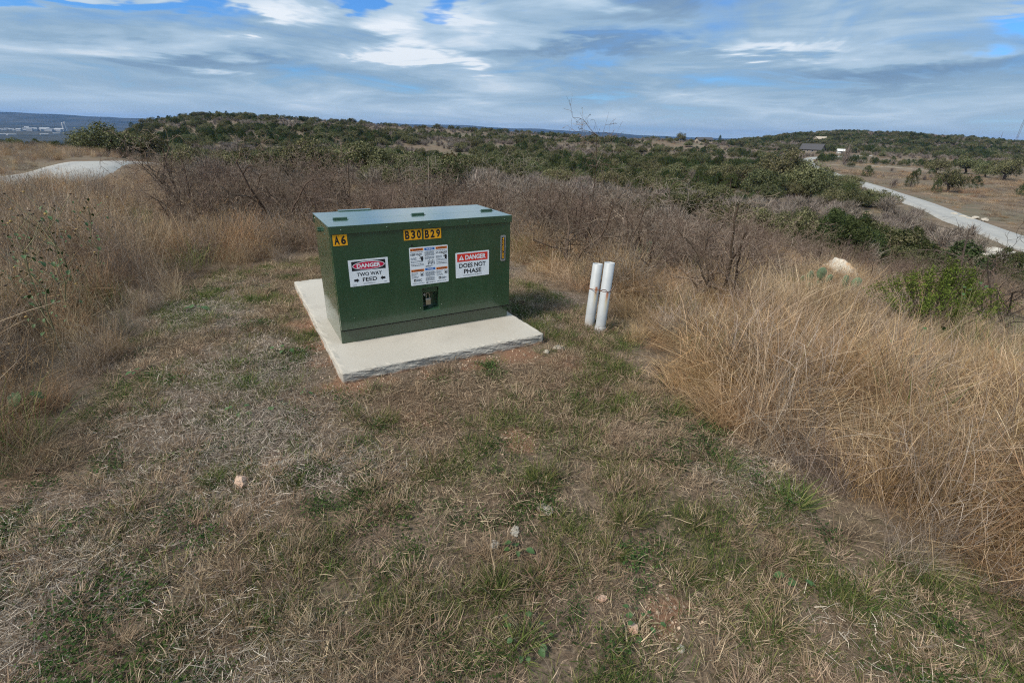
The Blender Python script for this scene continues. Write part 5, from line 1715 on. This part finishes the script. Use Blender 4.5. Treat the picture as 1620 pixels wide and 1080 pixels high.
def leaf_mesh(L, W, fold=.25, lobes=True):
    """a heart-shaped leaf, root at the origin, growing along +X"""
    n = 9; V, F = [], []
    for i in range(n):
        t = i / (n - 1)
        w = W * (math.sin(math.pi * min(1, t * .92 + .08)) ** .7) * (1.15 - .35 * t)
        z = -.25 * L * t * t
        for s in (-1, -.5, 0, .5, 1):
            V.append((L * (t - (.14 * abs(s) if lobes and i == 0 else 0)), s * w / 2, z + fold * abs(s) * w / 2))
    for i in range(n - 1):
        for j in range(4):
            F.append((i * 5 + j, i * 5 + j + 1, i * 5 + 6 + j, i * 5 + 5 + j))
    return np_mesh('leaf', V, F, smooth=True)
LEAVES = [leaf_mesh(1, .95), leaf_mesh(1, .8, .35), leaf_mesh(1, .5, .2, False)]
for q in LEAVES: q.materials.append(M_LEAF)


def weed(x, y, leaves, label, z=None, name='leafy_weed', stem=None, group=None, yellow=0):
    """leaves: list of (dx, dy, dz, length, yaw, pitch, variant)"""
    e = empty(name, (x, y, tz1(x, y) if z is None else z), 0, label, 'weed', group)
    paths, radii = [], []
    for i, (dx, dy, dz, L, yaw, pit, k) in enumerate(leaves):
        o = bpy.data.objects.new('leaf', LEAVES[k % 3]); link(o, e)
        o.location = (dx, dy, dz); L *= .78; o.rotation_euler = (random.uniform(-.3, .3), pit, yaw); o.scale = (L, L, L)
        if i < yellow:
            o.material_slots[0].link = 'OBJECT'; o.material_slots[0].material = M_LEAFY
        paths.append(np.array([[dx * .1, dy * .1, -.01], [dx * .6, dy * .6, dz * .8], [dx, dy, dz]])); radii.append(np.array([.0028, .0022, .0014]))
    V, F = tube_arrays(paths, radii, 4)
    mobj('stems', np_mesh('stems', V, F), M_STEM, e)
    if stem:
        V, F = tube_arrays([np.array(s_) for s_ in stem], [np.linspace(.005, .002, len(s_)) for s_ in stem], 5)
        mobj('stalk', np_mesh('stalk', V, F), M_STEM, e)
    return e


def rosette(n, rad, L, rs, up_=.04):
    out = []
    for i in range(n):
        a = 6.283 * i / n + rs.uniform(-.5, .5); r = rad * rs.uniform(.3, 1)
        out.append((r * math.cos(a), r * math.sin(a), up_ * rs.uniform(.4, 1.5), L * rs.uniform(.7, 1.15), a, rs.uniform(-.2, .35), rs.randrange(2)))
    return out
rs_ = random.Random(5)
def gpt(px, py, z=-.085):
    d = fw + rt * ((px - 810) / 773.8) - up * ((py - 540) / 773.8)
    t = (z - CAM_Z) / d.z
    return d.x * t, d.y * t
for (px, py, n, rad, L, lab, yl) in (
    (307, 492, 5, .09, .095, 'broad-leaved weed in the mown turf beside the tall faded grass', 0),
    (455, 560, 9, .10, .05, 'low leafy weed near the corner of the pad', 0),
    (377, 660, 5, .06, .05, 'small leafy weed in the turf below the pad', 0),
    (440, 647, 5, .05, .045, 'small round-leaved weed right of another, in front of the pad', 0),
    (486, 628, 3, .03, .04, 'tiny two-leaved weed close to the front of the pad', 0),
    (222, 597, 5, .05, .045, 'little weed at the foot of the tall faded grass', 0),
    (815, 875, 5, .06, .045, 'small bright weed in the middle of the turf', 0),
    (1262, 912, 5, .06, .05, 'small bluish weed in the green turf near the straw grass', 0),
    (1100, 598, 2, .03, .045, 'single bright leaf at the edge of the straw grass', 0),
    (1012, 985, 10, .08, .03, 'dense low clover mound in the foreground turf', 0),
    (835, 1010, 12, .09, .03, 'dense round mound of clover close to the frame foot', 0)):
    x, y = gpt(px, py)
    weed(x, y, rosette(n, rad, L, rs_), lab, yellow=yl)
x, y = gpt(38, 640, .0)
weed(x, y, [(0, -.02, .17, .10, -1.2, .7, 0), (.05, .02, .15, .08, .3, .5, 1), (-.06, -.02, .09, .08, -2.2, .8, 0)], 'large single leaves of a weed at the foot of the tall faded grass', stem=[[(0, 0, 0), (.01, 0, .1), (0, 0, .17)]], yellow=0)
for (px, r_, hh, lab, n) in ((1440, 4.6, .55, 'green leaf sprig standing in the straw grass', 4), (1418, 4.2, .40, 'small green leaf sprig low in the straw grass', 2), (1530, 7.6, .75, 'pale green leafy vine climbing beside the juniper bush', 9), (60, 4.9, .75, 'leafy sprig with yellowed leaves in the tall faded grass', 6)):
    b = bearing(px, 560 if px > 1000 and px < 1500 else 480); x, y = r_ * math.sin(b), r_ * math.cos(b)
    lv = [(rs_.uniform(-.12, .12) * (1 + n / 9), rs_.uniform(-.1, .1), hh * rs_.uniform(.7, 1.05), .042 * rs_.uniform(.8, 1.3), rs_.uniform(0, 6.28), rs_.uniform(0, .7), rs_.randrange(2)) for _ in range(n)]
    weed(x, y, lv, lab, stem=[[(0, 0, 0), (.02, 0, hh * .5), (0, .02, hh)]], yellow=1 if 'yellow' in lab else 0)


def sunflower(px, r, h, seed, label):
    g = random.Random(seed); b = bearing(px, 330); x, y = r * math.sin(b), r * math.cos(b)
    e = empty('wild_sunflower', (x, y, tz1(x, y)), 0, label, 'weed')
    paths, radii, heads = [], [], []
    st = [np.array([0, 0, 0])]
    for i in range(6): st.append(st[-1] + np.array([g.uniform(-.04, .05), g.uniform(-.04, .04), h / 6]))
    paths.append(np.array(st)); radii.append(np.linspace(.0055, .003, 7))
    for i in range(9):
        p = st[g.randrange(2, 7)]; a = g.random() * 6.28; L = g.uniform(.12, .32)
        q = p + np.array([math.cos(a) * L * .7, math.sin(a) * L * .7, L * .8])
        paths.append(np.array([p, (p + q) / 2 + [0, 0, -.02], q])); radii.append(np.array([.0028, .0022, .0016])); heads.append(q)
    V, F = tube_arrays(paths, radii, 5)
    mobj('stems', np_mesh('stems', V, F), M_STEM, e)
    for i, q in enumerate(heads):
        mb = MB(); mb.sphere(q, .010, 1, (1, 1, .7)); mb.build('seed_head', M_DEADH if i % 3 else M_LEAFY, e, True)
    for i in range(44):
        p = st[g.randrange(2, 7)] + np.array([g.uniform(-.1, .1), g.uniform(-.1, .1), g.uniform(-.05, .12)])
        o = bpy.data.objects.new('leaf', LEAVES[2 if i % 2 else 1]); link(o, e)
        L = g.uniform(.018, .038); o.location = p; o.rotation_euler = (g.uniform(-.3, .3), g.uniform(0, .9), g.uniform(0, 6.28)); o.scale = (L, L, L)
for a in ((12, 4.5, 0.85, 1, 'wild sunflower with green leaves at the very edge, nearest the road'), (48, 5.2, .88, 2, 'wild sunflower with dark seed heads against the pale road'), (80, 5.8, .9, 3, 'wild sunflower with upright dark heads in front of the pale road'), (22, 5.8, .8, 4, 'leafy wild sunflower behind the others at the road side'), (112, 6.6, .85, 5, 'wild sunflower with sparse leaves, nearest the middle of the road')):
    sunflower(*a)

# ------------------------------------------------------------------ far things: house, roofs, mast, road sign, town
M_ROOF = plain('grey_metal_roof', (0.055, 0.052, 0.055), .7, var=.15, scale=1.5)
M_WALL = plain('white_siding', (0.62, 0.61, 0.58), .8, var=.08, scale=1)
M_TAN = plain('tan_stone_wall', (0.38, 0.32, 0.25), .9, var=.2, scale=2)
M_DUSK = plain('weathered_tan_siding', (0.20, 0.175, 0.145), .9, var=.2, scale=2)
M_GLASS = plain('dark_window_glass', (0.02, 0.025, 0.03), .1, var=.1)
M_MAST = plain('grey_mast_steel', (0.16, 0.16, 0.18), .6, var=.1)
M_TOWNW = plain('white_factory_cladding', (0.36, 0.36, 0.36), .7, var=.06, scale=.05)


def house(px, r, L, D, wall_h, roof_h, rz, wallm, roofm, label, windows=4):
    x, y, z = spot(px, r)
    e = empty('house', (x, y, z - .2), rz, label, 'house')
    mb = MB(); mb.box(-L / 2, L / 2, -D / 2, D / 2, 0, wall_h)
    for s in (-1, 1):      # gable ends
        vs = [mb.bm.verts.new(q) for q in ((s * (L / 2 - .002), -D / 2, wall_h), (s * (L / 2 - .002), D / 2, wall_h), (s * (L / 2 - .002), 0, wall_h + roof_h))]
        mb.bm.faces.new(vs)
    mb.build('wall', wallm, e)
    rm = MB(); ov = .7
    for s in (-1, 1):
        y0, z0 = s * (D / 2 + ov), wall_h - roof_h * ov / (D / 2)
        vs = [rm.bm.verts.new(q) for q in ((-L / 2 - ov, y0, z0), (L / 2 + ov, y0, z0), (L / 2 + ov, 0, wall_h + roof_h), (-L / 2 - ov, 0, wall_h + roof_h))]
        f = rm.bm.faces.new(vs)
        vs2 = [rm.bm.verts.new(v.co + Vector((0, 0, .25))) for v in vs]
        rm.bm.faces.new(vs2)
        for i in range(4): rm.bm.faces.new((vs[i], vs[(i + 1) % 4], vs2[(i + 1) % 4], vs2[i]))
    rm.build('roof', roofm, e)
    for i in range(windows):
        wx = -L / 2 + L * (i + .5) / windows
        w = MB(); w.box(wx - .7, wx + .7, -D / 2 - .05, -D / 2 + .03, .9, 2.2); wo = w.build('window', M_WALL, e)
        w = MB(); w.box(wx - .6, wx + .6, -D / 2 - .07, -D / 2 - .052, 1.0, 2.1); w.build('pane', M_GLASS, wo)
    d = MB(); d.box(-.5 + L * .08, .5 + L * .08, -D / 2 - .06, -D / 2 + .02, 0, 2.1); d.build('door', M_MAST, e)
    return e
house(1288, 505, 16, 9, 2.8, 3.8, -.85, M_DUSK, M_ROOF, 'long tan house with a dark grey roof beyond the valley')
house(1334, 498, 4.5, 4, 2.2, 1.1, -.3, M_WALL, M_WALL, 'small white shed beside the long grey-roofed house', 1)
house(1297, 700, 13, 8, 3.4, 2.2, .2, M_TAN, M_TAN, 'pale tan house among the trees on the far wooded rise', 3)
house(1113, 470, 12, 7, 2.6, 1.6, .1, M_TAN, M_ROOF, 'small dark roof on the skyline next to the lone round oak', 3)


def mast(px, r, H, wd, label):
    x, y, z = spot(px, r)
    e = empty('lattice_mast', (x, y, z), .3, label, 'mast')
    legs = [np.array([math.cos(2.094 * i), math.sin(2.094 * i), 0]) * wd for i in range(3)]
    n = int(H / 3)
    for l in legs:
        V, F = tube_arrays([np.array([l + [0, 0, -1], l * .5 + [0, 0, H]])], [np.array([.14, .12])], 5)
        mobj('leg', np_mesh('leg', V, F), M_MAST, e)
    P, Rr = [], []
    for k in range(n):
        s0, s1 = 1 - .5 * k / n, 1 - .5 * (k + 1) / n
        for i in range(3):
            a, b = legs[i] * s0 + [0, 0, H * k / n], legs[(i + 1) % 3] * s1 + [0, 0, H * (k + 1) / n]
            P.append(np.array([a, b])); Rr.append(np.array([.08, .08]))
            a2 = legs[i] * s0 + [0, 0, H * k / n]; b2 = legs[(i + 1) % 3] * s0 + [0, 0, H * k / n]
            P.append(np.array([a2, b2])); Rr.append(np.array([.07, .07]))
    V, F = tube_arrays(P, Rr, 4)
    mobj('bracing', np_mesh('bracing', V, F), M_MAST, e)
mast(1607, 860, 46, 1.15, 'tall grey lattice radio mast at the picture edge on the far rise')
mast(1581, 1300, 36, .7, 'faint slim mast on the skyline left of the tall lattice mast')


def road_sign():
    x, y, z = spot(1374, 172)
    e = empty('road_sign', (x, y, z), .5, 'small white sign on a post on the far side of the valley road', 'sign')
    mb = MB(); mb.cyl((0, 0, -.2), (0, 0, 2.1), .06, seg=8); mb.build('post', M_STEEL, e)
    mb = MB(); mb.box(-.4, .4, -.09, -.065, 1.2, 2.2, .005); mb.build('panel', M_WALL, e)
road_sign()


def town():
    rs = random.Random(31)
    def shed(px, r, L, D, H, rz, label, group):
        x, y, z = spot(px, r)
        e = empty('factory_building', (x, y, z - 1), rz, label, 'building', group)
        mb = MB(); mb.box(-L / 2, L / 2, -D / 2, D / 2, 0, H); mb.build('wall', M_TOWNW, e)
        mb = MB()
        vs = [mb.bm.verts.new(q) for q in ((-L / 2 - 1, -D / 2 - 1, H + .1), (L / 2 + 1, -D / 2 - 1, H + .1), (L / 2 + 1, D / 2 + 1, H + .1), (-L / 2 - 1, D / 2 + 1, H + .1), (-L / 2 - 1, 0, H * 1.3), (L / 2 + 1, 0, H * 1.3))]
        for f in ((0, 1, 5, 4), (2, 3, 4, 5), (0, 4, 3), (1, 2, 5), (0, 3, 2, 1)): mb.bm.faces.new([vs[i] for i in f])
        mb.build('roof', M_TOWNW, e)
    big = 'large white factory building in the row across the far valley'
    for px in (37, 42, 47, 50, 54, 58, 62, 65, 70, 74, 78, 84, 96, 101):
        shed(px, rs.uniform(4050, 4450), rs.uniform(18, 48), rs.uniform(20, 35), rs.uniform(6, 14), .68 + rs.uniform(-.5, .5), big, 'white factory buildings in the far valley')
    for px in (3, 8, 13, 18, 25, 30):
        shed(px, 4250 + rs.uniform(-150, 150), rs.uniform(15, 30), 20, rs.uniform(5, 10), .7 + rs.uniform(-.3, .3), 'small white building at the outer end of the distant town', 'small white buildings of the distant town')
    for px, L, r in ((9, 40, 3350), (22, 30, 3330), (74, 30, 3500), (94, 26, 3560)):
        shed(px, r, L, 24, 5, .7 + rs.uniform(-.3, .3), 'low pale building nearer than the white factory row', 'low pale buildings in front of the factory row')
    for px, H, lab in ((107.5, 46, 'shorter white tower of the pair at the distant factory'), (111.5, 50, 'taller white tower of the pair at the distant factory')):
        x, y, z = spot(px, 4200)
        e = empty('factory_tower', (x, y, z - 1), 0, lab, 'tower')
        mb = MB(); mb.cyl((0, 0, 0), (0, 0, H), 6, 5, 20); mb.build('shaft', M_TOWNW, e)
        mb = MB(); mb.cyl((0, 0, H), (0, 0, H + 5), 5.2, 2, 20); mb.build('cap', M_TOWNW, e)
town()

# ------------------------------------------------------------------ the air: far ranges fade to blue
def haze():
    mb = MB(); mb.box(-13500, 13500, -13500, 13500, -130, 150)
    o = mb.build('haze', None)
    mt = bpy.data.materials.new('thin_blue_air'); mt.use_nodes = True
    nt = mt.node_tree; nt.nodes.remove(nt.nodes['Principled BSDF'])
    v = nt.nodes.new('ShaderNodeVolumePrincipled')
    v.inputs['Color'].default_value = (0.20, 0.41, 0.82, 1); v.inputs['Density'].default_value = 0.00006; v.inputs['Anisotropy'].default_value = 0.2
    nt.links.new(v.outputs[0], nt.nodes['Material Output'].inputs['Volume'])
    o.data.materials.append(mt)
    tag(o, 'thin blue air between here and the far ridges', 'haze', kind='stuff')
haze()
